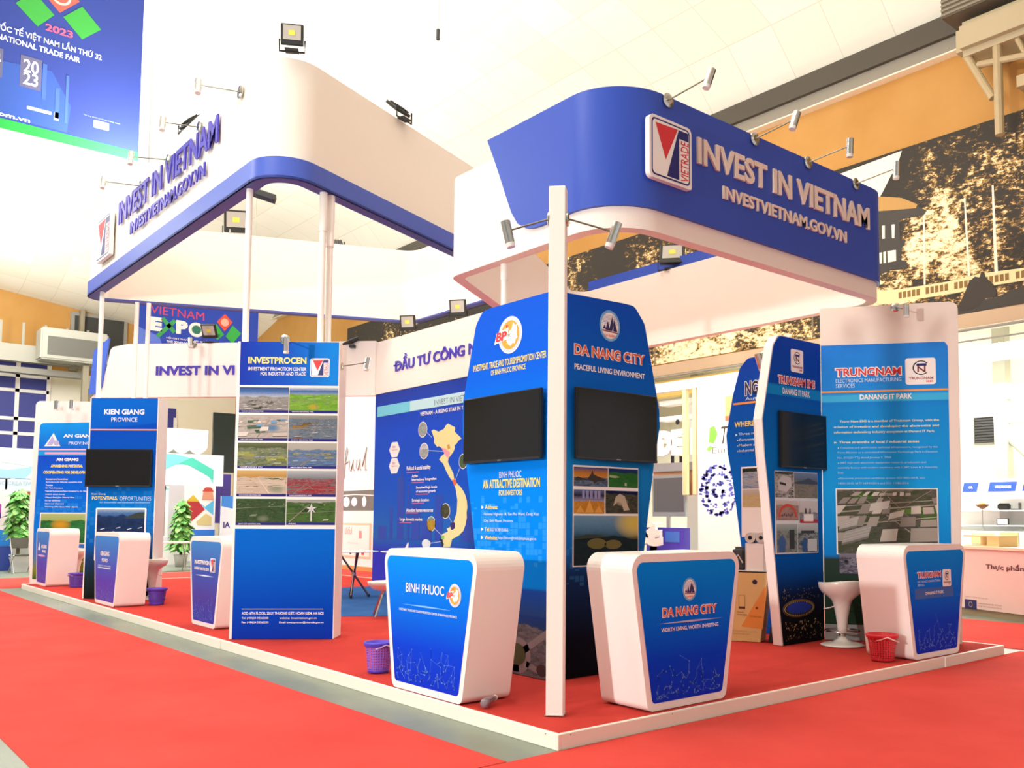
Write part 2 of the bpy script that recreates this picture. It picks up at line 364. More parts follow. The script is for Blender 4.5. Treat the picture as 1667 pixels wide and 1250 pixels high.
# end wall with roller door
YE = 40.0
struct(obj('wall_end', box(new(), -26, 13.3, YE, YE + .3, 7.6, 13.5), OCHRE))
struct(obj('wall_end_base', box(new(), -26, 13.3, YE, YE + .3, 0, 7.6), CREAMW))
t = thing('roller_door', 'tall dark blue roller door with white glazing bars in the end wall', 'door', (0, YE - .02, 0)); t['kind'] = 'structure'; t.name = 'door_1'
x0, x1 = 0.683, 4.935; zt = 7.948
obj('door_leaf', box(new(), x0, x1, -.04, 0, 0, zt), mat('#3a3f8c', .5), t)
bm = new()
for z in (7.314, 6.687, 5.488, 4.863, 2.8, 1.4, zt): box(bm, x0, x1, -.07, -.03, z - .07, z + .07)
for x in (3.755, x1 - .02, 1.555): box(bm, x - .08, x + .08, -.07, -.03, 0, zt)
obj('glazing_bars', bm, WHITE, t)
# blue lower windows further right in the end wall
t = thing('window_1', 'blue glazed panel with white bars in the end wall', 'window', (0, YE - .02, 0)); t['kind'] = 'structure'
xa, xb = 9.554, 10.207
obj('glazing', box(new(), xa, xb, -.04, 0, 4.314, 6.427), mat('#3a3f8c', .5), t)
bm = new()
for y_ in (5.398, 4.827): box(bm, xa, xb, -.07, -.03, y_ - .06, y_ + .06)
box(bm, xb - .1, xb + .05, -.07, -.03, 2, 6); obj('glazing_bars', bm, WHITE, t)
# dark wall opening beside the air conditioner
t = thing('wall_vent', 'dark rectangular vent opening in the ochre end wall', 'vent', (6.8, YE - .05, 9.047))
obj('frame', box(new(), -1.15, 1.15, -.05, .05, -1.3, 1.3), GREY, t); obj('recess', box(new(), -1.0, 1.0, -.07, -.04, -1.15, 1.15), mat('#3c3d3a', .6), t)
struct(obj('column_end_wall', box(box(new(), 5.96, 6.129, 39.6, 40, 7.6, 10.4), 6.431, 6.931, 39.7, 40, 0, 7), mat('#9c9179', .6)))
# gantry beam and air conditioner below the ochre band
t = thing('gantry_beam', 'long grey gantry duct along the end wall', 'duct', (0, 38.6, 0))
zb = 7.849; bm = new(); box(bm, -8, 6.254, -.2, .2, zb - .15, zb + .55); obj('duct', bm, mat('#b4b1a4', .5), t)
bm = new(); box(bm, -8, 6.032, -.25, .25, zb - .62, zb - .38); obj('rail', bm, mat('#98958a', .5), t)
bm = new()
for k in range(16): box(bm, -6 + k * .8, -5.9 + k * .8, -.03, .03, zb + .55, zb + 1.5)
obj('hangers', bm, mat('#a9a698', .5), t)
t = thing('air_conditioner', 'large grey air conditioner unit on a bracket below the ochre end wall', 'air conditioner', (5.268, 37.6, 8.367))
bx = new(); box(bx, -1.25, 1.25, -.5, .5, -.65, .65); bmesh.ops.bevel(bx, geom=list(bx.edges), offset=.06, segments=2, affect='EDGES'); obj('casing', bx, mat('#b9b7ab', .5), t)
obj('grille', box(new(), -1.0, 1.1, -.53, -.5, -.45, .3), mat('#6e6d66', .5), t)
bm = new(); tube(bm, [(.9, -.2, -.7), (.9, -.2, -1.6), (1.4, -.2, -.7)], .07); tube(bm, [(.2, .3, -.62), (.2, .74, -.62)], .06); box(bm, .4, .62, -.15, .1, -3.6, -.7); obj('bracket', bm, mat('#a29a84', .5), t)
# vault
m, nt, p = nodes('ceiling_tiles', .8, .2); v, s_ = objxyz(nt)
br = nt.nodes.new('ShaderNodeTexBrick'); br.offset = 0; br.inputs['Scale'].default_value = 1; br.inputs['Brick Width'].default_value = 1.2; br.inputs['Row Height'].default_value = 1.2
br.inputs['Mortar Size'].default_value = .009; br.inputs['Mortar'].default_value = lin('#ddd6c0'); br.inputs['Color1'].default_value = lin('#f5f0e0'); br.inputs['Color2'].default_value = lin('#efe7d2'); br.inputs['Bias'].default_value = -.3
nt.links.new(v, br.inputs['Vector']); nt.links.new(br.outputs['Color'], p.inputs['Base Color'])
bm = new(); xs = [13.1, 12, 10.5, 9, 7, 5, 3, 0, -3, -7, -12, -18, -26]
def ceil_z(x, y):
    z = 10.98 + 2.6 * (1 - ((min(13, max(-9, x)) - 2) / 11) ** 2) ** .5 if -9 < x < 13 else (10.98 if x >= 13 else 10.98)
    ze = 10.15 + (8.2 - x) * .145; k = max(0, min(1, (y - 31) / 9)); k = k * k * (3 - 2 * k)
    return z * (1 - k) + min(z, ze) * k
ys = [-16, -8, 0, 8, 16, 24, 29, 31, 33, 35, 37, 39, 40]
g = [[bm.verts.new((x, y, ceil_z(x, y))) for y in ys] for x in xs]
for i in range(len(xs) - 1):
    for j in range(len(ys) - 1): bm.faces.new((g[i][j], g[i][j + 1], g[i + 1][j + 1], g[i + 1][j]))
struct(obj('ceiling', bm, m, smooth=True))
# steel bracket and duct high on the right
t = thing('ceiling_duct', 'corrugated dark duct above a pale box beam high at right', 'duct', (12.4, -.3, -.48))
obj('duct', box(new(), -.6, .5, -6, 3.6, 10.95, 12.2), mat('#5f574a', .6, 0, .3, 0, 1, (14, .9)), t)
bm = new()
for k in range(14): box(bm, -.62, -.6, -6, 3.6, 10.98 + k * .085, 11.02 + k * .085)
obj('ribs', bm, mat('#857b68', .6), t)
bx = new(); box(bx, -.5, .4, -6, 3.45, 10.2, 10.85); bmesh.ops.bevel(bx, geom=list(bx.edges), offset=.12, segments=2, affect='EDGES'); obj('box_beam', bx, mat('#b3a483', .55), t)
bm = new(); tube(bm, [(-.3, 3.3, 10.25), (-.3, 2.85, 9.3)], .07); tube(bm, [(-.3, 2.75, 10.2), (-.3, 2.75, 8.6)], .08); tube(bm, [(-.3, 3.1, 10.0), (-.3, 1.4, 9.7)], .06)
tube(bm, [(-.3, 2.4, 10.2), (-.3, 2.0, 9.2), (-.3, 1.4, 10.1)], .05); box(bm, -.4, -.1, 1.95, 2.4, 9.3, 9.5); obj('braces', bm, mat('#b5a27c', .5), t)
# mural: wide sepia photograph in panels
m, nt, p = nodes('mural_print', .6, .2); v, s_ = objxyz(nt)
mp = nt.nodes.new('ShaderNodeMapping'); nt.links.new(v, mp.inputs[0]); mp.inputs['Rotation'].default_value = (.7, 0, 0); mp.inputs['Scale'].default_value = (1, 1, 2.3)
big = noise(nt, v, .42, 3, .5); fine = noise(nt, mp.outputs[0], 5.5, 7, .75); fo = noise(nt, v, 3.2, 8, .8)
zt_ = math_(nt, 'MULTIPLY', math_(nt, 'SUBTRACT', s_[2], 6.6), .045)
f = math_(nt, 'SUBTRACT', math_(nt, 'ADD', math_(nt, 'MULTIPLY', fine, .8), math_(nt, 'MULTIPLY', math_(nt, 'SUBTRACT', big, .5), .8)), zt_)
f = math_(nt, 'ADD', f, math_(nt, 'MULTIPLY', math_(nt, 'SUBTRACT', fo, .5), .75))
f = math_(nt, 'ADD', f, .045)
# trees stand at the right, pale sky between the groups of trees
nt.links.new(ramp(nt, f, [(.40, '#3c3832'), (.455, '#5a4a34'), (.49, '#c79a52'), (.535, '#f6e6b4'), (.62, '#fff3d2')]), p.inputs['Base Color'])
MUR = m
mu = thing('mural', 'long sepia mural of palms, a villa and a balustrade high on the right wall', 'mural', (XW - .03, 0, 0))
SKY = mat('#fff2d6', .6); SEP = mat('#403c36', .6); TAN = mat('#b98f4e', .6); PALE = mat('#f3dfa8', .6)
def mur(name, pts, d, mm):     # points (y, z) on the wall
    bm = new(); a = [bm.verts.new((-d, y, z)) for y, z in pts]; bm.faces.new(a); return obj(name, bm, mm, mu)
bm = new(); box(bm, 0, .05, -8, 28.4, 5.3, 8.83); obj('print', bm, MUR, mu)
W = [[(6.211, 8.717), (4.767, 8.789), (4.876, 8.497), (5.018, 8.342), (5.199, 8.065), (5.326, 7.902)]]
mur('pale_sky', W[0] + [(6.6, 8.3), (6.2, 8.75)], .004, SKY)
mur('villa_wall', [(5.561, 7.765), (5.313, 7.695), (4.493, 7.587), (4.268, 7.434), (4.335, 7.357), (4.851, 7.39), (4.843, 6.986), (4.709, 6.939), (4.813, 6.803), (4.825, 6.566), (4.719, 6.527), (4.689, 6.362), (5.061, 6.407), (5.342, 6.35), (5.591, 6.35)], .006, SEP)
mur('villa_roof', [(5.556, 8.029), (5.306, 7.996), (4.789, 7.825), (4.46, 7.61), (4.495, 7.54), (5.313, 7.685), (5.562, 7.715)], .008, TAN)
for qd in [[(5.232, 7.363), (5.169, 7.354), (5.175, 7.085), (5.231, 7.092)], [(5.02, 7.334), (4.951, 7.324), (4.964, 7.046), (5.019, 7.056)], [(5.314, 6.817), (5.244, 6.815), (5.249, 6.591), (5.308, 6.594)], [(5.216, 6.815), (5.156, 6.815), (5.161, 6.583), (5.214, 6.584)], [(5.122, 6.814), (4.939, 6.799), (4.938, 6.574), (5.12, 6.58)]]: mur('villa_window', qd, .008, SKY)
for tr in [[(4.351, 7.361), (4.315, 7.352), (4.33, 5.977), (4.369, 5.978)], [(3.527, 7.489), (3.497, 7.481), (3.447, 5.972), (3.493, 5.972)], [(2.997, 7.587), (2.963, 7.577), (2.929, 5.928), (2.993, 5.926)]]: mur('palm_trunk', tr, .006, SKY)
mur('balustrade', [(5.597, 6.072), (4.9, 5.99), (3.861, 5.948), (3.254, 5.978), (2.48, 5.923), (2.134, 5.923), (2.141, 5.684), (2.487, 5.695), (3.261, 5.712), (3.744, 5.697), (4.889, 5.733), (5.602, 5.827)], .005, PALE)
bm = new()
for k in range(26):
    c = [(4.869, 5.857), (2.484, 5.809)]
    f_ = k / 25; y = c[0][0] + (c[1][0] - c[0][0]) * f_; z = c[0][1] + (c[1][1] - c[0][1]) * f_
    if k % 6 == 5: continue
    bm.faces.new([bm.verts.new((-.007, y + a, z + b)) for a, b in ((.035, -.06), (-.035, -.06), (-.035, .07), (.035, .07))])
obj('baluster_gaps', bm, mat('#8a6a34', .6), mu)
mur('road', [(4.128, 5.321), (3.751, 5.41), (3.567, 5.469), (2.977, 5.482), (2.49, 5.595), (2.142, 5.642), (2.155, 5.249), (2.5, 5.281), (3.694, 5.265)], .006, SEP)
mur('rider_silhouette', [(3.737, 5.348), (3.594, 5.594), (3.465, 5.871), (3.359, 5.94), (3.271, 5.907), (3.238, 6.005), (3.18, 5.993), (3.154, 5.884), (3.013, 5.724), (2.96, 5.582), (2.991, 5.485), (3.179, 5.489), (3.3, 5.363), (3.48, 5.319)], .009, mat('#3a332c', .6))
mur('panel_joint', [(6.9, 5.3), (6.94, 5.3), (6.94, 8.83), (6.9, 8.83)], .004, mat('#8a7a5c', .6))
mur('panel_joint', [(11.6, 5.3), (11.64, 5.3), (11.64, 6.6), (11.6, 6.6)], .004, mat('#8a7a5c', .6))
# hanging cable
t = thing('hanging_cable', 'thin cable with a plug hanging from the ceiling above the white fascia', 'cable', (3.851, 7.6, 0))
obj('cord', tube(new(), [(0, 0, 13.5), (.01, 0, 11), (0, 0, 9.1)], .012), GREY, t); obj('plug', tube(new(), [(0, 0, 9.12), (0, 0, 8.95)], .03), DARK, t)

# ------------------------------------------------------------------ carpets and platform
def carpet(name, label, poly, mm, z0=0.001, z1=.006): return tag(obj(name, slab(new(), poly, z0, z1), mm), label, 'carpet')
carpet('aisle_carpet', 'wide red carpet down the left aisle beside the platform', [(-2.5, .0), (-.39, .0), (-.39, 16.4), (-2.5, 16.4)], REDC)
carpet('aisle_carpet', 'red carpet across the foreground in front of the platform', [(-2.5, -9), (6.5, -9), (6.5, -.012), (-2.5, -.012)], REDC)
carpet('aisle_carpet', 'red carpet of the far right aisle before the pink food counter', [(6.62, -9), (9.15, -9), (9.15, 16.4), (6.62, 16.4)], REDC)
carpet('aisle_carpet', 'red carpet of the rear cross aisle behind the stand', [(-2.5, 16.45), (9.15, 16.45), (9.15, 19.75), (-2.5, 19.75)], REDC)
pf = thing('platform', 'low white edged platform of the stand covered in red carpet', 'platform', (0, 0, 0))
obj('deck', box(new(), .03, 6.09, .03, 16.07, 0, .094), REDD, pf)
for x0, x1, y0, y1 in ((0, .03, 0, 5.6), (-.012, .03, 5.6, 16.1), (.03, 4.85, 0, .03), (4.85, 6.12, -.008, .03), (6.09, 6.12, .03, 16.1), (-.012, 6.12, 16.07, 16.1)):
    bx = box(new(), x0, x1, y0, y1, 0, .1); bmesh.ops.bevel(bx, geom=list(bx.edges), offset=.004, segments=1, affect='EDGES'); obj('kerb_board', bx, mat('#efe9da', .45), pf)
for x, y in ((.1, -.001), (-.001, .12), (1.02, -.001)):
    bx = new(); prism(bx, disc(0, 0, .004), -.002, 0); o = obj('screw', bx, mat('#8a5a44', .4), pf); o.location = (x, y, .085)
    if x < 0: o.rotation_euler.z = -PI / 2
carpet('rug', 'blue carpet square in the middle of the stand', [(1.2, 7.63), (4.3, 5.2), (4.95, 6.5), (4.95, 11.4), (3.5, 11.6)], BLUEC, .0945, .099)
# ------------------------------------------------------------------ emblems (flat printed marks)
def emblem_trade(parent, r, y, raised=0.):
    """white square with a red wedge, a blue bar and red upright lettering"""
    x0, z0, x1, z1 = r; w_ = x1 - x0; h = z1 - z0; P = lambda pts: [(x0 + a * w_, z0 + b * h) for a, b in pts]
    rr = min(w_, h) * .1; d = .0012
    if raised:
        e = obj('emblem', prism(new(), rnd(rect(x0, z0, x1, z1), [rr, rr * .3, rr, rr]), y - raised, y), WHITE, parent); y -= raised
    else: e = plate(parent, 'emblem', rnd(rect(x0, z0, x1, z1), rr), y, INKW)
    k = .045
    plate(e, 'border', rnd(rect(x0 + k * w_, z0 + k * h, x1 - k * w_, z1 - k * h), rr * .8), y - d, NAVY)
    k = .07
    plate(e, 'field', rnd(rect(x0 + k * w_, z0 + k * h, x1 - k * w_, z1 - k * h), rr * .7), y - 2 * d, INKW)
    plate(e, 'red_wedge', P([(.13, .88), (.37, .34), (.66, .9)]), y - 3 * d, INKR)
    plate(e, 'blue_bar', P([(.40, .09), (.69, .09), (.69, .76), (.92, .76), (.92, .9), (.68, .9)]), y - 3 * d, NAVY)
    text(e, 'VIETRADE', (x0 + .73 * w_, z0 + .09 * h, x0 + .92 * w_, z0 + .74 * h), y - 3 * d, INKR, .01, 0, True)
    return e
def emblem_province(parent, cx, cz, rx, rz, y):
    """white ring, amber disc with a white map shape and red initials"""
    d = .0012; P = lambda pts: [(cx + a * rx, cz + b * rz) for a, b in pts]
    e = plate(parent, 'emblem', disc(cx, cz, rx, rz), y, INKW)
    plate(e, 'blue_ring', disc(cx, cz, rx * .93, rz * .93), y - d, mat('#c9d4ea', .5)); plate(e, 'white_ring', disc(cx, cz, rx * .8, rz * .8), y - 1.5 * d, INKW)
    plate(e, 'amber_disc', disc(cx, cz, rx * .78, rz * .78), y - 2 * d, mat('#e9a63a', .5))
    plate(e, 'map_shape', P([(-.2, .0), (-.05, .22), (.15, .3), (.28, .66), (.42, .45), (.56, .5), (.62, .2), (.56, .02), (.66, -.22), (.5, -.3), (.42, -.52), (.22, -.46), (.1, -.62), (-.1, -.52), (-.28, -.3)]), y - 3 * d, INKW)
    plate(e, 'star', [(cx - .25 * rx + .14 * rx * (1 if k % 2 == 0 else .4) * math.sin(k * PI / 5), cz + .5 * rz + .16 * rz * (1 if k % 2 == 0 else .4) * math.cos(k * PI / 5)) for k in range(10)], y - 3 * d, INKR)
    plate(e, 'initials_ground', P([(-1.32, -.36), (-.22, -.2), (-.1, .42), (-1.12, .24)]), y - 3.5 * d, INKW)
    text(e, 'BP', (cx - 1.2 * rx, cz - .24 * rz, cx - .3 * rx, cz + .26 * rz), y - 4 * d, INKR, .05, 0, False, lean=.1 * rx)
    text(e, 'ITPC', (cx - .3 * rx, cz - .12 * rz, cx + .12 * rx, cz + .06 * rz), y - 4 * d, INKG, 0)
    return e
def emblem_city(parent, cx, cz, rx, rz, y):
    d = .0012; P = lambda pts: [(cx + a * rx, cz + b * rz) for a, b in pts]
    e = plate(parent, 'emblem', disc(cx, cz, rx, rz), y, mat('#6fb2e2', .5)); plate(e, 'field', disc(cx, cz, rx * .82, rz * .84), y - d, INKW)
    merge_flat(e, 'sky_lines', [rect(cx - rx * wd, cz + k * rz * .09 + .1 * rz, cx + rx * wd, cz + k * rz * .09 + .13 * rz) for k, wd in ((0, .8), (1, .78), (2, .76), (3, .73), (4, .68), (5, .62), (6, .5))], y - 1.5 * d, mat('#8aa8d8', .5))
    for pl in ([(-.72, -.25), (-.5, .05), (-.4, -.25)], [(-.45, -.3), (-.2, .3), (-.02, -.3)], [(-.1, -.32), (.2, .62), (.35, .1), (.2, -.32)], [(.3, -.32), (.36, .5), (.72, -.32)]): plate(e, 'mountain', P(pl), y - 2 * d, mat('#2a2560', .5))
    plate(e, 'shore', P([(-.75, -.3), (.75, -.36), (.7, -.44), (-.7, -.4)]), y - 2 * d, mat('#a2564e', .5))
    text(e, 'DA NANG', (cx - .5 * rx, cz - .72 * rz, cx + .5 * rx, cz - .54 * rz), y - 2 * d, INKO, .03)
    return e
def emblem_park(parent, r, y):
    x0, z0, x1, z1 = r; w_ = x1 - x0; h = z1 - z0; d = .0012; X = lambda a: x0 + a * w_; Z = lambda b: z0 + b * h
    e = plate(parent, 'emblem', rnd(rect(*r), min(w_, h) * .1), y, INKW)
    arc = [(X(.52) + .28 * w_ * math.cos(t), Z(.63) + .27 * h * math.sin(t)) for t in [.7 + k * .25 for k in range(20)]]
    arc2 = [(X(.52) + .24 * w_ * math.cos(t), Z(.63) + .235 * h * math.sin(t)) for t in [.7 + k * .25 for k in range(20)]]
    bm = new(); A = [bm.verts.new((a, y - d, b)) for a, b in arc]; B = [bm.verts.new((a, y - d, b)) for a, b in arc2]
    for k in range(19): bm.faces.new((A[k], A[k + 1], B[k + 1], B[k]))
    obj('ring', bm, BLACK, e, recalc=False)
    plate(e, 'bar', rect(X(.37), Z(.7), X(.7), Z(.79)), y - d, NAVY)
    merge_flat(e, 'letter_n', [seg2(X(.42), Z(.7), X(.42), Z(.47), w_ * .05), seg2(X(.42), Z(.67), X(.63), Z(.48), w_ * .05), seg2(X(.64), Z(.7), X(.64), Z(.47), w_ * .05)], y - d, mat('#7a2d2a', .5))
    text(e, 'TRUNGNAM', (X(.11), Z(.19), X(.91), Z(.29)), y - d, mat('#93383c', .5), .02); text(e, 'EMS', (X(.68), Z(.08), X(.9), Z(.15)), y - d, INKR, .02)
    return e
def outlined(parent, s, r, y, m, bold=.012, g=.006, name='heading'):
    text(parent, s, r, y, INKW, bold + .045, 0, False, name + '_outline', g)
    return text(parent, s, r, y - .0015, m, min(bold, .02), 0, False, name)

# ------------------------------------------------------------------ televisions, lamps
def television(label, p, ang, u0, u1, z0, z1, off=.075):
    """flat screen on a wall bracket; p, ang: the panel it hangs on"""
    a = math.radians(ang); cx = (u0 + u1) / 2; w_ = u1 - u0; h = z1 - z0
    t = thing('television', label, 'television', (p[0] + cx * math.cos(a) + off * math.sin(a), p[1] + cx * math.sin(a) - off * math.cos(a), z0), ang)
    bx = new(); box(bx, -w_ / 2, w_ / 2, 0, .035, 0, h); bmesh.ops.bevel(bx, geom=list(bx.edges), offset=.004, segments=1, affect='EDGES'); obj('casing', bx, mat('#141415', .35), t)
    obj('screen', box(new(), -w_ / 2 + .012, w_ / 2 - .012, -.002, 0, .022, h - .012), mat('#161617', .14, 0, .35), t)
    obj('bracket', box(new(), -w_ * .2, w_ * .2,   .035, off - .006, h * .3, h * .7), DARK, t)
    obj('bottom_bezel', box(new(), -w_ / 2 + .004, w_ / 2 - .004, -.004, 0, .002, .02), mat('#2a2a2c', .3), t)
    obj('maker_mark', box(new(), -.025, .025, -.0045, -.004, .006, .014), STEEL, t)
    return t
def flood(label, loc, ang, tilt, size=.3, back=False):
    """square LED floodlight on a yoke, standing on loc; tilt in degrees upward from facing -y"""
    t = thing('floodlight', label, 'floodlight', loc, ang, 'black floodlights on the white fascias')
    s = size; R = Matrix.Translation((0, 0, s * .28)) @ Matrix.Rotation(math.radians(tilt), 4, 'X')
    bx = new(); box(bx, -s / 2, s / 2, 0, s * .16, 0, s * .95); bmesh.ops.bevel(bx, geom=list(bx.edges), offset=.008, segments=1, affect='EDGES')
    for k in range(6): box(bx, -s * .42 + k * s * .16, -s * .4 + k * s * .16, s * .16, s * .24, s * .15, s * .8)
    bx.transform(R); obj('housing', bx, mat('#2b2c2b', .5), t)
    bx = new(); box(bx, -s * .39, s * .39, -.006, 0, s * .22, s * .87); bx.transform(R); obj('reflector', bx, mat('#bcb7ae', .25), t)
    bx = new(); box(bx, -s * .14, s * .14, -.01, -.006, s * .42, s * .64); bx.transform(R); obj('led_chip', bx, mat('#e8e05a', .4), t)
    bm = new(); tube(bm, [(-s * .56, .02, s * .55), (-s * .56, .02, 0), (s * .56, .02, 0), (s * .56, .02, s * .55)], .012, 6)
    box(bm, -s * .3, s * .3, -.03, .07, 0, .02); obj('yoke', bm, DARK, t); return t
def spot(label, base, arm_to, aim, length=.2, r=.034, disc_r=.06, normal=None, group='chrome arm spotlights', dark=False):
    """chrome spotlight: round base on the fascia, thin arm, short cylinder head with a frosted end"""
    b = Vector(base); a = Vector(arm_to); h = Vector(aim).normalized()
    t = thing('arm_spotlight', label, 'spotlight', base, 0, group); mm = DARK if dark else CHROME
    n = Vector(normal or (a - b)).normalized()
    obj('base_disc', tube(new(), [(0, 0, 0), tuple(n * .012), tuple(n * .02)], [disc_r, disc_r, disc_r * .6], 20), mm, t)
    obj('arm', tube(new(), [tuple(n * .015), tuple(a - b)], .007, 8), mat('#8d8878', .3, .9), t)
    d = a - b
    obj('head', tube(new(), [tuple(d - h * length * .35), tuple(d + h * length * .45)], r, 18), mm, t)
    obj('knuckle', tube(new(), [tuple(d - h * .012 + Vector((0, 0, r * .9))), tuple(d + h * .012 + Vector((0, 0, r * .9)))], r * .35, 8), mm, t)
    obj('frosted_lens', tube(new(), [tuple(d + h * length * .45), tuple(d + h * length * .6)], [r * .98, r * .9], 18), GLASSY, t)
    return t

# ------------------------------------------------------------------ exhibit panels
AER = dict(
    a=photo_mat(['#c9d3e0', '#5b83c4', '#33508f'], ['#4a4a3e', '#8d8a84', '#b9b5b0', '#6b6a55'], .62, 9, '#2b2d7a', None, 1), b=photo_mat(['#9fb2cc', '#4a76b8', '#dbe4ea'], ['#3f6a2a', '#6fae35', '#8cc23f', '#c3c8a0'], .72, 4, '#2b2d7a', (.5, .25, .14, '#c9b63a'), 2),
    c=photo_mat(['#ddd6cf', '#c4bcae'], ['#5b5f4e', '#bdb4a8', '#d8cfc6', '#44584f'], .9, 5, '#2b2d7a', (.68, .5, .18, '#5f8fb4'), 3), d=photo_mat(['#8a8f8a', '#a9aaa0'], ['#3d4338', '#63717c', '#8494a2', '#7a6644'], .85, 11, '#2b2d7a', (.2, .15, .12, '#9a7a44'), 4),
    e=photo_mat(['#56603f', '#7d8462'], ['#35482a', '#5a6b44', '#8f9c78', '#b5b77a'], .8, 8, '#2b2d7a', (.25, .5, .2, '#a7ab62'), 5), f=photo_mat(['#bdbcae', '#c6c5b8'], ['#7b7f68', '#5c7696', '#6f8fb5', '#8e8f72'], .72, 9, '#2b2d7a', (.28, .4, .15, '#6f93c8'), 6),
    g=photo_mat(['#c79a55', '#e8c37c'], ['#5a6a35', '#d3c0a6', '#e2d2bd', '#4d6640'], .72, 4, '#2b2d7a', (.8, .3, .2, '#9aa489'), 7), h=photo_mat(['#7f8a8f', '#c4cace'], ['#5f6668', '#8d9496', '#a23b42', '#4a4a4c'], .68, 14, '#2b2d7a', (.5, .28, .24, '#a5323c'), 8),
    i=photo_mat(['#3d5a36', '#4e6b44'], ['#22381f', '#2f4d2a', '#48613c', '#7e8b72'], .95, 12, '#2b2d7a', (.55, .25, .14, '#7c8a70'), 9), j=photo_mat(['#c2c6c0', '#9aa097'], ['#2c4527', '#3c5b30', '#58803c', '#26361f'], .88, 7, '#2b2d7a', (.5, .62, .1, '#cfd2d0'), 10))
def panel(name, label, p, ang, outline, thick, edge=WHITE):
    t = thing(name, label, 'exhibition panel', (p[0], p[1], 0), ang, 'printed exhibition panels')
    obj('board', prism(new(), outline, 0, thick), edge, t); return t
Y1 = -.003; Y2 = -.006; Y3 = -.009
CAPS = mat('#d5ecf5', .5)
# --- tall panel with ten aerial photographs
t = panel('exhibit_panel', 'tall blue panel with ten aerial photographs under a yellow heading', (.116, 5.603), -39.08, rect(-.03, .1, 1.086, 3.345), .35, BOARD); t.name = 'exhibit_panel'
IPB = print_blue('blue_print', [(0, '#0a30a8'), (.25, '#0041b6'), (.8, '#0062cc'), (1, '#0066ce')], .1, 1.3)
IPH = print_blue('blue_print', [(0, '#173aa5'), (.45, '#1558bd'), (1, '#1a74cf')], 0, 1.08, .32, 0)
m, nt, pp = nodes('blue_print', .5, .12); v, s_ = objxyz(nt); nt.links.new(ramp(nt, s_[0], [(0, '#0c30a8'), (.5, '#0850c0'), (1, '#0a80dc')]), pp.inputs['Base Color']); IPH = m
plate(t, 'graphic_foot', rect(0, .1, 1.076, 1.285), Y1, IPB); plate(t, 'graphic_head', rect(0, 2.862, 1.076, 3.345), Y1, IPH)
text(t, 'INVESTPROCEN', (.09, 3.10, .724, 3.175), Y2, INKY, .035, name='heading')
lines(t, [('INVESTMENT PROMOTION CENTER', (.094, 3.022, .725, 3.062)), ('FOR INDUSTRY AND TRADE', (.227, 2.97, .719, 3.008))], Y2, INKW, .012, 'subheading')
emblem_trade(t, (.768, 2.957, .978, 3.165), Y2)
for k, (u0, z0, u1, z1) in zip('abcdefghij', ((.003, 2.556, .54, 2.838), (.547, 2.554, 1.076, 2.838), (.003, 2.247, .54, 2.531), (.547, 2.244, 1.076, 2.53), (.003, 1.944, .54, 2.225), (.547, 1.943, 1.076, 2.225), (.003, 1.637, .54, 1.921), (.547, 1.636, 1.076, 1.921), (.003, 1.324, .538, 1.612), (.547, 1.328, 1.076, 1.606))):
    f_ = photo(t, (u0, z0, u1, z1), Y1, AER[k])
    kw = {'a': dict(hz=.5, roofs=('#cfcac6', '#8f8d8a', '#b5b0ac'), fields=('#4f5340', '#3f4338'), dens=.75), 'b': dict(hz=.68, fields=('#7fbf3a', '#5fa02e', '#a8cc52'), dens=.12, nroad=3), 'c': dict(hz=.86, roofs=('#d9d2c8', '#c2b8ac', '#6f9cc0'), fields=('#3f5a44', '#4a6650'), dens=.4, size=1.7, rows=5), 'd': dict(hz=.8, roofs=('#7f8ea0', '#6a7888', '#98a6b4'), fields=('#6f5c3a', '#8a6f40'), dens=.8, size=.9), 'e': dict(hz=.78, roofs=('#a8b08a', '#8f9a78', '#7f9aa8'), fields=('#b4b860', '#98a055', '#41572f'), dens=.45), 'f': dict(hz=.72, roofs=('#6f92c4', '#5f80b4', '#8fa8c8'), fields=('#8a8f60', '#777b58'), dens=.6), 'g': dict(hz=.72, roofs=('#d8c8b0', '#b8a890'), road='#e4d4c0', fields=('#4f6f34', '#3f5c30', '#8f9e8a'), dens=.2, nroad=4), 'h': dict(hz=.6, roofs=('#a83a44', '#963038', '#b8484e'), fields=('#6a6c6e', '#585a5c'), dens=.85, size=1.2), 'i': dict(hz=.9, roofs=('#8a9684', '#76826e'), fields=('#33502e', '#29432a', '#3d5c36'), dens=.15, nroad=1), 'j': dict(hz=.82, roofs=('#b8beb8',), fields=('#5f8a3c', '#33502a', '#28401f'), dens=.05, nroad=1)}[k]
    aerial(f_, (u0, z0, u1, z1), Y1 - .0004, ord(k), **kw)
    text(f_, {'a': 'TAN PHU INDUSTRIAL PARK', 'b': 'TAN PHU INDUSTRIAL PARK', 'c': 'LIEN CHIEU INDUSTRIAL PARK', 'd': 'SAI DONG INDUSTRIAL PARK', 'e': 'NAM DINH VU', 'f': 'AMATA INDUSTRIAL PARK', 'g': 'HOA KHANH INDUSTRIAL PARK', 'h': 'LONG HAU INDUSTRIAL PARK', 'i': 'AMATA CITY INDUSTRIAL PARK', 'j': 'PARK'}[k], (u0 + .03, z0 + .009, u0 + .03 + (.08 if k == 'j' else .24), z0 + .02), Y2 - .001, INKW, .01, name='caption')
    if k == 'j':
        cx, cz = u0 + .27, z0 + .18; merge_flat(f_, 'star_monument', [[(cx + .075 * (1 if q % 2 == 0 else .3) * math.sin(q * PI / 5), cz + .06 * (1 if q % 2 == 0 else .3) * math.cos(q * PI / 5)) for q in range(10)], rect(cx - .008, z0 + .04, cx + .008, cz)], Y2, mat('#c9ccca', .5))
plate(t, 'rule', rect(.1, .418, .972, .422), Y2, INKW)
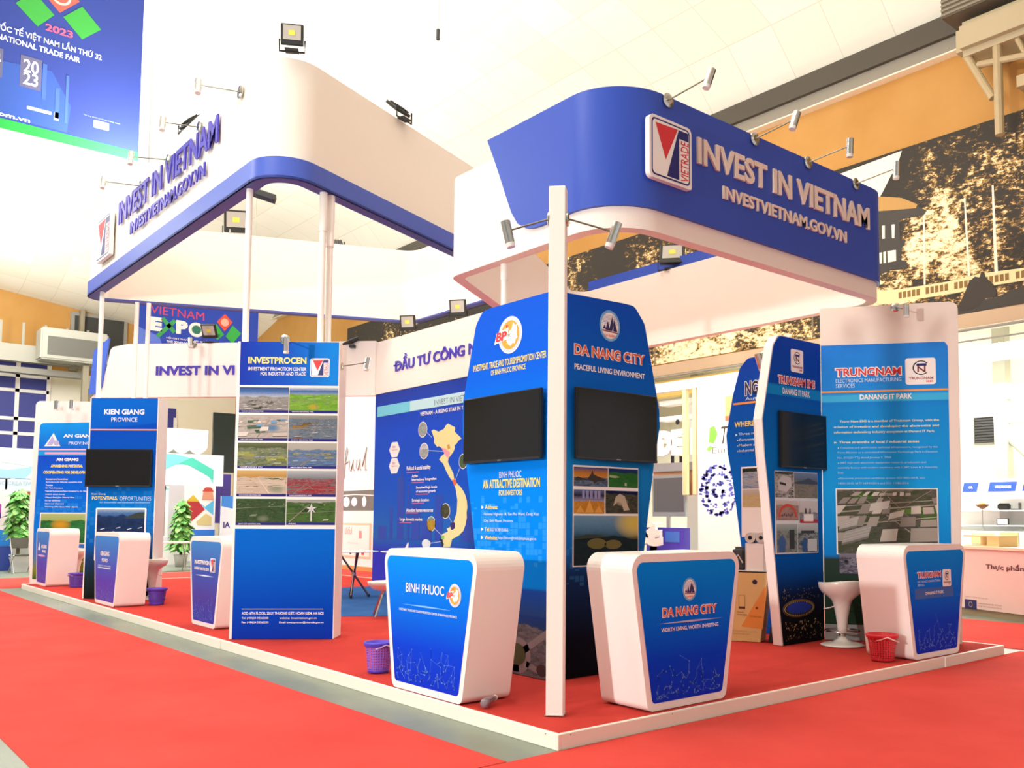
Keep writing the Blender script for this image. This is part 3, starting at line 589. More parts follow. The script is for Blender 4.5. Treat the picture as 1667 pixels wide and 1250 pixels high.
lines(t, [('ADD: 6TH FLOOR, 20 LY THUONG KIET, HOAN KIEM, HA NOI', (.1, .355, .974, .39)), ('Tel: (+84)24 38262288', (.101, .308, .387, .334)), ('website: investvietnam.gov.vn', (.505, .308, .903, .334)), ('Fax: (+84)24 38262255', (.102, .262, .389, .288)), ('Email: investprocen@vietrade.gov.vn', (.503, .262, .977, .288))], Y2, INKW, .012, 'address')
spot('chrome spotlight clipped to the top of the panel of ten aerial photographs', (0.487, 5.292, 3.369), (0.355, 4.951, 3.255), (.02, .03, -1), .17, .03, .055, (-.63, -.78, 0))
spot('chrome spotlight reaching sideways from the aerial photograph panel', (1.023, 4.997, 3.1), (1.381, 5.073, 3.191), (-.12, .05, -.8), .16, .03, .04, (.78, -.63, 0))
# --- blue panel left of the front post
XB, YB = 1.13, 1.43
bpo = [(0.29, .1), (.083, 1.14), (0, 1.565), (-.07, 1.89)] + rnd([(-.135, 2.2), (-.135, 2.5), (.06, 3.19), (.16, 3.30), (.3, 3.31)], [0, 0, .12, .12, 0], 5)[0:] + [(1.17, 3.305), (1.17, .1)]
t = panel('exhibit_panel', 'blue panel left of the front post with an amber round emblem and a television', (XB, 2.6), -90, bpo, .11)
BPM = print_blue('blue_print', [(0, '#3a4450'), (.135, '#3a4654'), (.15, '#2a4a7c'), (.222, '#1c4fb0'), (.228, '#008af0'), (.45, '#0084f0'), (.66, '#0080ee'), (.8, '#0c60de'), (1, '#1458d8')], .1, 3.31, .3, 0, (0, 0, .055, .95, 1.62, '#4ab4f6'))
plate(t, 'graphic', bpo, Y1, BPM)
emblem_province(t, .585, 3.02, .172, .165, Y2)
text(t, 'INVESTMENT, TRADE AND TOURISM PROMOTION CENTER', (.027, 2.745, 1.09, 2.815), Y2, INKY, .015, name='heading'); text(t, 'OF BINH PHUOC PROVINCE', (.305, 2.69, .81, 2.738), Y2, INKY, .015, name='heading')
text(t, 'BINH PHUOC', (.446, 1.765, .762, 1.82), Y2, INKW, -.005, name='heading'); text(t, 'AN ATTRACTIVE DESTINATION', (.20, 1.675, 1.016, 1.755), Y2, INKY, .03, name='heading'); text(t, 'FOR INVESTORS', (.443, 1.61, .777, 1.658), Y2, INKY, .02, name='heading')
lines(t, [('Address:', (.235, 1.49, .431, 1.53)), ('Tel:', (.235, 1.295, .31, 1.33)), ('Website:', (.235, 1.222, .43, 1.258))], Y2, INKY, .02)
lines(t, [('National Highway 14, Tan Phu Ward, Dong Xoai', (.221, 1.43, 1.007, 1.462)), ('City, Binh Phuoc, Province', (.222, 1.37, .649, 1.402)), ('0271/3815666', (.32, 1.297, .584, 1.328)), ('https://bthuonghoach.binhphuoc.gov.vn', (.44, 1.222, .972, 1.255))], Y2, CAPS, .005)
merge_flat(t, 'arrow_bullets', [[(.18, z), (.18, z + .035), (.215, z + .017)] for z in (1.492, 1.295, 1.222)], Y2, INKW)
f_ = photo(t, (.32, .1, 1.17, .60), Y1 - .001, photo_mat(['#2f4b78', '#24489a'], ['#3c4038', '#5f5a58', '#8b8284', '#454a3a'], .8, 5, None, None, 3))
merge_flat(f_, 'roundabout_road', [disc(.74, .26, .17, .15)] + [seg2(.8, .3, 1.17, .5, .06), seg2(.85, .2, 1.17, .12, .05), seg2(.3, .13, .75, .15, .06)], Y2, mat('#857a78', .5)); plate(f_, 'roundabout_lawn', disc(.73, .27, .11, .09), Y3, mat('#3f4a26', .5))
plate(f_, 'roundabout_lawn', disc(1.06, .17, .07, .05), Y3, mat('#3a2f2c', .5))
television('black television on the blue panel left of the front post', (XB, 2.6), -90, -0.02, 1.099, 1.905, 2.495)
# --- blue panel right of the front post
dno = [(.095, .1), (.095, 3.312)] + rnd([(.8, 3.328), (.93, 3.325), (1.06, 3.18), (1.25, 2.4)], [0, .1, .15, 0], 5) + [(1.255, 2.25), (1.175, 1.895), (1.127, 1.6), (1.09, 1.384), (.88, .1)]
t = panel('exhibit_panel', 'blue panel right of the front post with a round mountain emblem and a television', (XB + .02, YB), 0, dno, .11)
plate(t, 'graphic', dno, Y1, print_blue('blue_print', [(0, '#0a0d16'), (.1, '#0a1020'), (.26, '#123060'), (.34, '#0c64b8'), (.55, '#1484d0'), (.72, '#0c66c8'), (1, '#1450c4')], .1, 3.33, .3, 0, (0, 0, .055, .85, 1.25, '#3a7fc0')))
emblem_city(t, .622, 3.10, .125, .138, Y2)
outlined(t, 'DA NANG CITY', (.211, 2.80, 1.057, 2.89), Y2, INKO, .03); text(t, 'PEACEFUL LIVING ENVIRONMENT', (.212, 2.672, 1.057, 2.722), Y2, INKW, .025, name='subheading')
plate(t, 'photo_mount', rect(.198, 1.01, .974, 1.862), Y2, INKW)
photo(t, (.207, 1.685, .598, 1.846), Y3, photo_mat(['#e8a548', '#d08a3a', '#3b5aa0'], ['#23282c', '#3a4756', '#7e96b4', '#1d2024'], .45, 5, None, (.6, .5, .16, '#f0a030'), 1)); photo(t, (.609, 1.685, .966, 1.848), Y3, photo_mat(['#1f3a70', '#24407a'], ['#1f5a2c', '#2a6e30', '#3a8038', '#205a28'], .78, 3, None, None, 2))
photo(t, (.208, 1.455, .558, 1.657), Y3, photo_mat(['#b0b0d8', '#2a2030', '#7080b0'], ['#5a3010', '#c07820', '#e8a848', '#201820'], .5, 9, None, (.5, .3, .3, '#d88c28'), 4)); photo(t, (.572, 1.457, .966, 1.655), Y3, photo_mat(['#141a48', '#1a2458'], ['#1c2024', '#26302a', '#5a5a48', '#1a1e22'], .85, 6, None, (.5, .5, .2, '#c8b8a0'), 5))
merge_flat(t, 'rocky_shore', [[(.207, 1.74), (.25, 1.765), (.30, 1.755), (.36, 1.75), (.40, 1.79), (.415, 1.825), (.43, 1.79), (.47, 1.775), (.53, 1.76), (.58, 1.745), (.55, 1.735), (.47, 1.73), (.44, 1.705), (.42, 1.735), (.3, 1.735), (.23, 1.73)]], Y3 - .001, mat('#2a2420', .5))
plate(t, 'white_path', [(.615, 1.79), (.70, 1.785), (.74, 1.775), (.69, 1.765), (.615, 1.77)], Y3 - .001, mat('#9aa878', .5)); plate(t, 'golf_cart', rect(.80, 1.70, .825, 1.725), Y3 - .001, mat('#a8b8a0', .5))
merge_flat(t, 'fire_fountains', [[(a - .05, 1.462), (a, 1.462 + h_), (a + .05, 1.462)] for a, h_ in ((.28, .06), (.385, .11), (.49, .06))], Y3 - .001, mat('#d89a3c', .5)); merge_flat(t, 'lit_clouds', [rect(a, 1.58, a + .03, 1.65) for a in (.3, .345, .39, .44, .48)], Y3 - .001, mat('#8a8ab8', .5))
plate(t, 'pale_ridge', [(.66, 1.52), (.69, 1.60), (.74, 1.63), (.80, 1.61), (.83, 1.54), (.86, 1.49), (.79, 1.48), (.76, 1.55), (.72, 1.56)], Y3 - .001, mat('#b4a890', .5))
f_ = photo(t, (.209, 1.02, .966, 1.437), Y3, photo_mat(['#2c5468', '#5f90b4', '#7da6c4'], ['#0e1a1c', '#16262a', '#1e3034', '#0c1618'], .55, 3, None, (.95, .85, .35, '#ecd860'), 6))
for pl in (disc(.47, 1.20, .11, .045), disc(.66, 1.19, .1, .04)): plate(f_, 'island', pl, Y3 - .002, mat('#5f5a26', .5))
plate(f_, 'coast', [(.21, 1.25), (.35, 1.28), (.5, 1.275), (.62, 1.255), (.21, 1.24)], Y3 - .001, mat('#1e2c24', .5))
merge_flat(t, 'night_lights', [disc(.80 + random.uniform(-.06, .08), .2 + random.uniform(0, .2), .018, .025, 10) for k in range(7)], Y2, mat('#5a2c38', .5))
television('black television on the blue panel right of the front post', (XB + .02, YB), 0, 0.177, 1.148, 1.91, 2.515)
# --- angled blue panel of the rear corner (faces the front aisle)
tl = (4.18, 1.47)
tlo = [(.10, .1), (-.102, 1.642), (-.169, 2.068), (-.2, 2.45)] + rnd([(-.096, 2.88), (.0, 3.26), (.09, 3.37), (.2, 3.372)], [0, .1, .1, 0], 5) + [(.868, 3.372), (.868, .1)]
t = panel('exhibit_panel', 'blue panel with curved white edge in the rear right corner, facing the front', tl, 0, tlo, .11)
tli = [(.12, .1), (-.088, 1.642), (-.155, 2.068), (-.186, 2.45)] + rnd([(-.082, 2.88), (.012, 3.25), (.1, 3.36), (.2, 3.365)], [0, .1, .1, 0], 5) + [(.868, 3.365), (.868, .1)]
plate(t, 'graphic', tli, Y1, print_blue('blue_print', [(0, '#0c0e12'), (.09, '#14161c'), (.16, '#12234a'), (.25, '#0654b0'), (.6, '#0872c8'), (.78, '#0c62c0'), (.802, '#0c58bc'), (.804, '#148cd4'), (.835, '#148cd4'), (.838, '#0c4ab0'), (1, '#1044b8')], .1, 3.37))
emblem_park(t, (.31, 2.999, .537, 3.249), Y2); outlined(t, 'TRUNGNAM EMS', (.083, 2.855, .749, 2.935), Y2, INKR, .03, .01); text(t, 'DANANG IT PARK', (.158, 2.745, .654, 2.81), Y2, INKW, .02, name='subheading')
plate(t, 'photo_mount', rect(-.002, 1.048, .772, 1.92), Y2, mat('#dfe6ea', .5))
for r_, mm in (((.004, 1.64, .33, 1.912), photo_mat(['#5a6a5a', '#3a3f3a'], ['#26302a', '#3d4a40', '#d8d8d4', '#8a8f8c'], .9, 4, None, (.5, .55, .25, '#cfd2d0'), 1)), ((.342, 1.64, .766, 1.912), photo_mat(['#6f7f90', '#8fb0d8'], ['#4a5250', '#7d8078', '#a5a08f', '#5c5a50'], .68, 7, None, None, 2)), ((.018, 1.401, .411, 1.61), photo_mat(['#e4d8d0', '#f0ece8'], ['#7a3a30', '#b08070', '#c8b0a8', '#6a5058'], .75, 8, None, None, 3)), ((.429, 1.37, .767, 1.612), photo_mat(['#e8e6e4', '#f4f2f0'], ['#b02a30', '#d8d0d0', '#8a8f98', '#e8e4e2'], .45, 5, None, None, 4)), ((.02, 1.062, .383, 1.362), photo_mat(['#9ab0b0', '#c8d4d4'], ['#2a4a7a', '#5f7070', '#a8b4b0', '#3a4444'], .75, 5, None, (.25, .35, .25, '#3a66a8'), 5)), ((.397, 1.058, .762, 1.358), photo_mat(['#c4cccc', '#e0e4e4'], ['#8a9698', '#c0c8ca', '#4a5458', '#d8dcdc'], .7, 5, None, (.3, .3, .2, '#2f5fa0'), 6))): photo(t, r_, Y3, mm)
plate(t, 'white_machine', [(.06, 1.72), (.2, 1.70), (.29, 1.76), (.28, 1.85), (.14, 1.87), (.06, 1.82)], Y3 - .001, mat('#c4c6c4', .5)); plate(t, 'machine_slot', [(.08, 1.78), (.19, 1.765), (.19, 1.79), (.08, 1.805)], Y3 - .002, DARK); plate(t, 'far_hill', [(.342, 1.81), (.5, 1.83), (.6, 1.86), (.68, 1.835), (.766, 1.82), (.766, 1.79), (.342, 1.79)], Y3 - .001, mat('#3f4a58', .5))
plate(t, 'red_stage', rect(.435, 1.372, .766, 1.41), Y3 - .001, mat('#b83038', .5)); plate(t, 'white_table', rect(.5, 1.39, .68, 1.47), Y3 - .002, INKW); merge_flat(t, 'seated_figures', [disc(.54, 1.52, .012, n=8), disc(.62, 1.52, .012, n=8), rect(.525, 1.47, .555, 1.51), rect(.605, 1.47, .635, 1.51)], Y3 - .002, mat('#4a3a4a', .5))
merge_flat(t, 'gathered_figures', [disc(.12 + .035 * k, 1.45 + .01 * (k % 2), .016, n=8) for k in range(6)], Y3 - .001, mat('#6a4a58', .5)); plate(t, 'worker', [(.05, 1.07), (.16, 1.07), (.17, 1.17), (.12, 1.25), (.06, 1.2)], Y3 - .001, mat('#35609c', .5)); merge_flat(t, 'cabinet', [rect(.24, 1.1, .33, 1.3), rect(.45, 1.26, .7, 1.29)], Y3 - .001, mat('#33383c', .5)); plate(t, 'worker', [(.47, 1.06), (.55, 1.06), (.56, 1.2), (.5, 1.22)], Y3 - .001, mat('#2f5a94', .5)); plate(t, 'white_board', rect(.57, 1.07, .74, 1.2), Y3 - .001, mat('#ccd2d4', .5))
arc = [(.215 + .15 * math.cos(a), 1.43 + .13 * math.sin(a)) for a in [PI * k / 14 for k in range(15)]]
merge_flat(t, 'red_arch', [seg2(*arc[k], *arc[k + 1], .028) for k in range(14)], Y3 - .001, mat('#d04a34', .5))
e = plate(t, 'night_stadium_rim', disc(.4, .47, .29, .095, 36, 0), Y2, mat('#6a5a30', .5)); plate(e, 'night_stadium_wall', disc(.4, .465, .275, .082), Y2 - .001, mat('#231f1e', .5)); plate(e, 'night_stadium_pool', disc(.4, .475, .22, .06), Y3, mat('#1c3aa8', .5))
merge_flat(e, 'rim_lights', [disc(.4 + .255 * math.cos(k * PI / 24), .468 + .074 * math.sin(k * PI / 24), .006, n=8) for k in range(48)], Y3, mat('#e8c878', .5))
merge_flat(t, 'city_lights', [disc(random.uniform(.15, .82), random.uniform(.14, .34), random.uniform(.004, .011), n=6) for k in range(90)] + [disc(random.uniform(.1, .8), .62 + random.uniform(-.06, .06), .005, n=6) for k in range(50)], Y2, mat('#a8905a', .5))
television('black television on the rear right corner panel', tl, 0, .06, .9, 1.955, 2.555, .05)
# --- taller pale panel of the rear corner (faces the corner of the stand)
tr = (5.05, 1.46)
tro = [(.0, .1), (.0, 3.77)] + rnd([(1.36, 3.785), (1.445, 3.77), (1.445, 3.4)], [0, .09, 0], 6) + [(1.437, 2.05), (1.42, 1.1), (1.4, .1)]
t = panel('exhibit_panel', 'tall white topped panel with a large aerial photograph and long blue text', tr, -54.32, tro, .11, mat('#eee3d8', .45))
trb = [(0, .1), (.0, 3.35), (1.2, 3.345)] + rnd([(1.3, 3.345), (1.333, 3.3), (1.333, 3.2)], [0, .05, 0], 5) + [(1.318, 1.2), (1.3, .1)]
plate(t, 'graphic', trb, Y1, print_blue('blue_print', [(0, '#2a3a2c'), (.08, '#223424'), (.27, '#2f4038'), (.285, '#1484da'), (.5, '#1ca0ec'), (.78, '#208ee0'), (.802, '#2086dc'), (.804, '#46b8ec'), (.826, '#46b8ec'), (.829, '#2c90e6'), (1, '#2e86e6')], .1, 3.35))
plate(t, 'white_foot', rect(0, .1, 1.3, .27), Y1 - .001, mat('#8a8680', .6))
outlined(t, 'TRUNGNAM', (.158, 2.995, .843, 3.082), Y2, INKR, .035, .012); lines(t, [('ELECTRONICS MANUFACTURING', (.156, 2.925, .847, 2.968)), ('SERVICES', (.155, 2.868, .357, 2.912))], Y2, CAPS, .0, 'subheading')
emblem_park(t, (.891, 2.882, 1.205, 3.174), Y2); plate(t, 'orange_rule', rect(0, 2.812, 1.325, 2.832), Y2, ORANGE); text(t, 'DANANG IT PARK', (.408, 2.73, .957, 2.788), Y2, INKW, .03, name='subheading')
lines(t, [('Trung Nam EMS is a member of Trungnam Group, with the', (.19, 2.472, 1.225, 2.505)), ('mission of investing and developing the electronics and', (.13, 2.412, 1.224, 2.445)), ('information technology industry ecosystem at Danang IT Park.', (.129, 2.352, 1.18, 2.385)), ('Three strengths of local / industrial zones', (.18, 2.24, 1.017, 2.276))], Y2, mat('#e6ecc0', .5), .018)
lines(t, [('Complete and synchronize technical infrastructure, recognized by the', (.19, 2.185, 1.204, 2.211)), ('Prime Minister as a centralized Information Technology Park in Decision', (.163, 2.132, 1.203, 2.158)), ('No. 27/QD-TTg dated January 7, 2020', (.161, 2.074, .724, 2.1)), ('SMT high-tech electronic equipment research, production and', (.19, 2.018, 1.082, 2.044)), ('assembly factory with modern machinery with 1 SMT Lines & 2 Assembly', (.163, 1.965, 1.2, 1.991)), ('lines', (.163, 1.912, .22, 1.938)), ('Electronic production certificate system: ISO 9001:2015, ISO', (.19, 1.848, 1.065, 1.874)), ('14001:2015, IATF 16949:2016 and ISO 13485:2016', (.165, 1.793, .901, 1.819))], Y2, mat('#a9d2f2', .5), .004)
merge_flat(t, 'bullets', [[(.128, 2.246), (.128, 2.27), (.158, 2.258)], disc(.172, 2.198, .006, n=8), disc(.172, 2.03, .006, n=8), disc(.172, 1.86, .006, n=8)], Y2, mat('#e6ecc0', .5))
plate(t, 'photo_mount', rect(.135, 1.03, 1.195, 1.752), Y2, INKW)
f_ = photo(t, (.15, 1.04, 1.183, 1.742), Y3, photo_mat(['#8a8478', '#9a9488'], ['#3a4a2e', '#4c5a3c', '#6b675c', '#8a8378'], .97, 7, None, None, 7))
def isoroof(u, z, w_, h, sk, c1, c2):
    q_ = h * .3
    plate(f_, 'facade', [(u, z - .022), (u + w_, z + sk - .022), (u + w_ + q_, z + sk + h - .022), (u + w_ + q_, z + sk + h), (u, z)], Y3 - .002, mat('#6f6a62', .5)); plate(f_, 'roof', [(u, z), (u + w_, z + sk), (u + w_ + q_, z + sk + h), (u + q_, z + h)], Y3 - .003, mat(c1, .5))
    merge_flat(f_, 'roof_seams', [seg2(u + q_ * k / 4, z + h * k / 4, u + w_ + q_ * k / 4, z + sk + h * k / 4, .002) for k in (1, 2, 3)], Y3 - .004, mat(c2, .5))
aerial(f_, (.15, 1.04, 1.183, 1.742), Y3, 77, .98, ('#c9c0b4', '#b5aa9e', '#a39a90', '#8f867e'), '#a8a092', ('#4a6b32', '#5d7d3c', '#3f5a30'), 5, .62, 1.5, 4)
for a in ((.16, 1.30, .19, .10, .05, '#aaa49e', '#d8d0c6'), (.19, 1.15, .28, .13, .08, '#9d9791', '#d8d0c6'), (.48, 1.50, .2, .09, .03, '#bdb7af', '#d0c8bc'), (.68, 1.41, .15, .07, .04, '#c4bcb0', '#d8d0c4')): isoroof(*a)
photo(t, (.163, .822, .45, 1.04), Y3, photo_mat(['#8a8090', '#9a90a0'], ['#7a7288', '#a8a0b0', '#4a4656', '#c0b8c4'], .8, 4, None, (.25, .6, .12, '#1f1c2a'), 8))
spot('chrome spotlight on the white top of the tall right corner panel', (5.439, 0.768, 3.723), (5.331, 0.58, 3.66), (.05, .0, -1), .15, .032, .05, (-.81, -.58, 0))
# --- blue panel back to back with the rear corner panel, facing the aisle at the left
ngo = [(.2, .1), (-.07, 1.865), (-.145, 2.2), (-.166, 2.42)] + rnd([(-.059, 2.9), (.05, 3.22), (.17, 3.325), (.3, 3.33)], [0, .12, .1, 0], 5) + [(1.0, 3.33), (1.0, .1)]
t = panel('exhibit_panel', 'blue panel with yellow heading partly hidden behind the rear corner panel', (4.985, 2.6), -90, ngo, .1)
plate(t, 'graphic', ngo, Y1, print_blue('blue_print', [(0, '#1a50b0'), (.5, '#0d74e0'), (.72, '#0f62cc'), (1, '#1d44b4')], .1, 3.33))
text(t, 'NGI', (.125, 2.87, .36, 3.055), Y2, INKW, .08, name='heading_outline'); text(t, 'NGI', (.133, 2.88, .352, 3.045), Y3, mat('#20204a', .5), .02, name='heading'); text(t, 'Auto', (.13, 2.82, .36, 2.86), Y2, CAPS, .0, name='subheading'); plate(t, 'orange_rule', rect(-.05, 2.78, 1.0, 2.805), Y2, ORANGE)
text(t, 'WHERE POTENTIAL', (-.036, 2.51, .75, 2.575), Y2, INKY, .03, name='heading'); lines(t, [('Three strengths of', (.026, 2.4, .55, 2.44)), ('Convenient port system', (.03, 2.33, .62, 2.37)), ('Modern and new plants', (.03, 2.265, .62, 2.305)), ('Industrial in Technology', (.03, 2.2, .62, 2.24))], Y2, CAPS, .01); merge_flat(t, 'bullets', [[(-.02, 2.4), (-.02, 2.435), (.01, 2.417)], disc(.01, 2.35, .008, n=8), disc(.01, 2.285, .008, n=8), disc(.01, 2.22, .008, n=8)], Y2, CAPS)
plate(t, 'photo_mount', rect(.06, 1.2, .9, 2.03), Y2, INKW); photo(t, (.08, 1.77, .88, 2.01), Y3, photo_mat(['#2c3a30', '#3a4a3c'], ['#d8dce0', '#5f8fc4', '#c8ccd0', '#39424a'], .8, 4, None, None, 2)); photo(t, (.08, 1.55, .88, 1.76), Y3, photo_mat(['#d0c8b8', '#e0dace'], ['#b89a58', '#d8c080', '#e4d4a8', '#8a7448'], .7, 6, None, None, 3))
spot('chrome spotlight at the top of the half hidden blue panel', (4.97, 2.195, 3.332), (4.75, 2.081, 3.233), (.35, -.1, -1), .22, .04, .04, (-1, 0, 0))
# --- blue panel on the left edge of the platform
kg = ((.10, 11.93)); ka = -41
t = panel('exhibit_panel', 'blue panel headed KIEN GIANG with a television on the left edge', kg, ka, rect(0, .1, 1.11, 3.325), .34, BOARD)
plate(t, 'graphic', rect(.022, .1, 1.095, 3.325), Y1, print_blue('blue_print', [(0, '#151a16'), (.1, '#1c2a30'), (.2, '#1a3a6a'), (.27, '#085cb4'), (.45, '#0074d0'), (.6, '#045cc4'), (.835, '#0a4abc'), (.845, '#0c5cc8'), (1, '#0c68d0')], .1, 3.325, .32, -.1, (0, 0, .07, .9, 1.9, '#3a90d8')))
text(t, 'KIEN GIANG', (.233, 3.058, .885, 3.145), Y2, INKW, .03, name='heading'); text(t, 'PROVINCE', (.355, 2.942, .775, 3.01), Y2, INKW, -.005, name='heading'); plate(t, 'orange_rule', rect(.022, 2.8, 1.095, 2.822), Y2, PINKLINE)
text(t, 'Kien Giang', (.09, 1.75, .31, 1.785), Y2, CAPS, .01, name='caption'); text(t, 'POTENTIALS,', (.095, 1.668, .505, 1.73), Y2, INKY, .02, name='heading'); text(t, 'OPPORTUNITIES', (.54, 1.668, 1.044, 1.73), Y2, CAPS, -.01, name='heading'); lines(t, [('for investment and sustainable development', (.22, 1.62, 1.03, 1.645))], Y2, CAPS)
plate(t, 'photo_mount', rnd(rect(.166, .7, .978, 1.548), .02), Y2, INKW); f_ = photo(t, (.19, .72, .952, 1.522), Y3, photo_mat(['#3a66a8', '#5a86c0', '#a8c4e0'], ['#16244a', '#1c305c', '#284070', '#142040'], .86, 6, None, None, 2)); plate(f_, 'island', [(.62, 1.38), (.72, 1.43), (.82, 1.47), (.952, 1.48), (.952, 1.38)], Y3 - .001, mat('#24302a', .5))
merge_flat(f_, 'boats', [seg2(a, b, a + .07, b + .02, .012) for a, b in ((.25, 1.2), (.4, 1.15), (.5, 1.22), (.55, 1.1), (.68, 1.2), (.75, 1.12), (.85, 1.22), (.3, 1.1))], Y3 - .001, mat('#c8d0dc', .5))
television('black television on the KIEN GIANG panel', kg, ka, -.0, 1.055, 1.885, 2.49)
# --- white topped panel at the far left end
ag = (.5, 17.4); aa = -43
ago = [(-.05, .1), (-.1, 1.13), (-.243, 1.7), (-.195, 2.87)] + rnd([(-.198, 3.6), (-.198, 3.825), (0, 3.825)], [0, .1, 0], 6) + [(1.2, 3.81), (1.2, .1)]
ago = [(-.15, .007), (-.235, 1.3)] + rnd([(-.195, 3.6), (-.195, 3.825), (0, 3.825)], [0, .1, 0], 6) + [(1.2, 3.81), (1.2, .007)]
t = panel('exhibit_panel', 'white topped panel headed AN GIANG at the far left end of the platform', ag, aa, ago, .11)
plate(t, 'graphic', [(-.1, .1), (-.12, 1.3)] + rnd([(-.085, 3.2), (-.085, 3.355), (.1, 3.36)], [0, .08, 0], 5) + [(1.1, 3.375), (1.1, .1)], Y1, print_blue('blue_print', [(0, '#3a5a2a'), (.06, '#7a8a30'), (.16, '#4a7ac0'), (.3, '#0f7ae0'), (.62, '#0f62dc'), (.785, '#1a4cc8'), (.79, '#2a98e0'), (.815, '#2a98e0'), (.82, '#1c62d0'), (1, '#1a98f0')], .1, 3.37, .32, 0, (0, 0, .08, 1.2, 1.9, '#3aa0f0')))
e = merge_flat(t, 'emblem', [[(.03, 2.87), (.218, 3.15), (.375, 2.87)]], Y2, INKW); merge_flat(e, 'emblem_shape', [[(.08, 2.89), (.2, 3.08), (.25, 2.99), (.2, 2.89)], disc(.29, 2.94, .06, .055)], Y3, mat('#b4b0dc', .5))
text(t, 'AN GIANG', (.43, 3.055, 1.1, 3.125), Y2, INKW, .04, name='heading'); text(t, 'PROVINCE', (.55, 2.905, 1.06, 2.97), Y2, INKW, -.005, name='heading'); plate(t, 'pink_rule', rect(-.08, 2.785, 1.1, 2.812), Y2, mat('#e6c0dc', .5)); plate(t, 'pink_line', rect(.05, 2.70, 1.1, 2.745), Y2, mat('#e2a8cc', .5))
text(t, 'AN GIANG', (.296, 2.56, .773, 2.625), Y2, INKW, .06, name='heading'); text(t, 'AWAKENING POTENTIAL', (.189, 2.425, .87, 2.485), Y2, INKY, .05, name='heading'); text(t, 'COOPERATING FOR DEVELOPMENT', (.036, 2.293, 1.05, 2.355), Y2, INKY, .05, name='heading')
lines(t, [('Investment Incentives', (.1, 2.165, .563, 2.2)), ('Agriculture plus fisheries, vegetables, fruit', (.1, 2.1, .867, 2.135)), ('Tourism', (.1, 2.038, .249, 2.07)), ('Hi - Tech Agriculture', (.1, 1.973, .468, 2.005)), ('Typical businesses have invested in An Giang', (.09, 1.91, 1.02, 1.945)), ('SAMHO (South Korea)', (.1, 1.845, .512, 1.875)), ('Chang Shin (An Giang) Vina', (.1, 1.78, .722, 1.81)), ('Lu an (China)', (.1, 1.715, .42, 1.745)), ('Hang Loi (Taiwan)', (.1, 1.65, .5, 1.68)), ('Vingroup (Phu Quoc Vinh - Japan)', (.1, 1.585, .8, 1.615))], Y2, INKW, .02)
photo(t, (.03, .85, 1.09, 1.46), Y3, photo_mat(['#a8c870', '#c8dc98'], ['#1f7a4a', '#3f9a50', '#2a6a3a', '#7ab858'], .75, 3, None, (.4, .62, .22, '#e8b030'), 2), .02); photo(t, (.03, .15, 1.09, .7), Y3, photo_mat(['#3a86c0', '#5aa8d8'], ['#7a8a28', '#a8a830', '#5a6a28', '#8a9a34'], .7, 6, None, None, 4))
for nn, x, y, kk in (('first', 92, 660, 0), ('second', 117, 655, 1)): spot('%s small spotlight on the white top of the AN GIANG panel, counted from the left' % nn, (0.887, 16.847, 3.778) if kk else (0.648, 17.069, 3.778), (0.836, 16.604, 3.726) if kk else (0.6, 16.824, 3.713), (0, .1, -1), .22, .045, .05, (-.7, -.7, 0))
# ------------------------------------------------------------------ corner post
t = thing('corner_post', 'tall square white post standing at the front corner of the platform', 'post', (.36, .455, PLAT), -48)
bx = box(new(), -.058, .058, -.058, .058, 0, 3.62); bmesh.ops.bevel(bx, geom=list(bx.edges), offset=.004, segments=1, affect='EDGES'); obj('shaft', bx, mat('#f3ece2', .45), t)
obj('foot_plate', box(new(), -.065, .065, -.065, .065, 0, .006), STEEL, t)
spot('chrome spotlight reaching left from the white corner post', (0.315, 0.487, 3.498), (0.104, 0.703, 3.421), (.10, -.1, -.6), .2, .034, .05, (-.67, .74, 0), 'corner post spotlights')
spot('chrome spotlight reaching right from the white corner post', (0.395, 0.402, 3.495), (0.661, 0.202, 3.412), (-.14, .1, -.5), .2, .034, .05, (.67, -.74, 0), 'corner post spotlights')

# ------------------------------------------------------------------ blue and white sign ring at the front corner
SR = [(1.28, .84), (5.45, .84), (5.45, 6.2), (1.28, 3.22)]; RR = [.5, .35, .3, .26]
sg = thing('sign_ring', 'white ring canopy with blue sign face above the front right corner', 'sign', (0, 0, 0))
obj('white_ring', ring_wall(new(), SR, RR, .12, 3.80, 4.80, 28), mat('#f4ece2', .45), sg, smooth=False)
# blue face: along the left side, round the corner, along the front, round the right end and back
path = [(1.28, y) for y in (2.56, 2.45, 2.36, 2.26, 2.175, 2.08, 1.96, 1.86, 1.763, 1.6, 1.45)]
zlo = [4.975, 4.76, 4.575, 4.36, 4.185, 4.06, 3.99, 3.97, 3.965, 3.97, 3.975]
c_ = (1.28 + .5, .84 + .5); arc = [(c_[0] - .5 * math.cos(a), c_[1] - .5 * math.sin(a)) for a in [PI / 2 * k / 32 for k in range(33)]]
path += arc; zlo += [3.98] * 33
path += [(2.4, .84), (3.2, .84), (4.2, .84), (5.0, .84)]; zlo += [3.98] * 4
arc = [(5.1 + .35 * math.sin(a), 1.19 - .35 * math.cos(a)) for a in [PI / 2 * k / 8 for k in range(9)]]
path += arc; zlo += [3.98] * 9; path += [(5.45, y) for y in (2.2, 3.4, 4.6, 5.8)]; zlo += [3.98] * 4
bm = strip_wall(new(), path, -.035, zlo, [4.985] * len(path)); obj('blue_face', bm, SIGNBLUE, sg)
obj('blue_face_backing', strip_wall(new(), [(x + (.14 if k < 9 else 0), y) for k, (x, y) in enumerate(path[-4:])], .03, [4.79] * 4, [4.985] * 4), SIGNBLUE, sg)
bm = new()
for x, y in ((1.36, 2.52), (1.36, 1.45), (5.38, 5.4), (5.38, 1.65)): pass
LET = mat('#ead9cb', .4); LETS = mat('#7d6d68', .5)
YF = .84 - .035
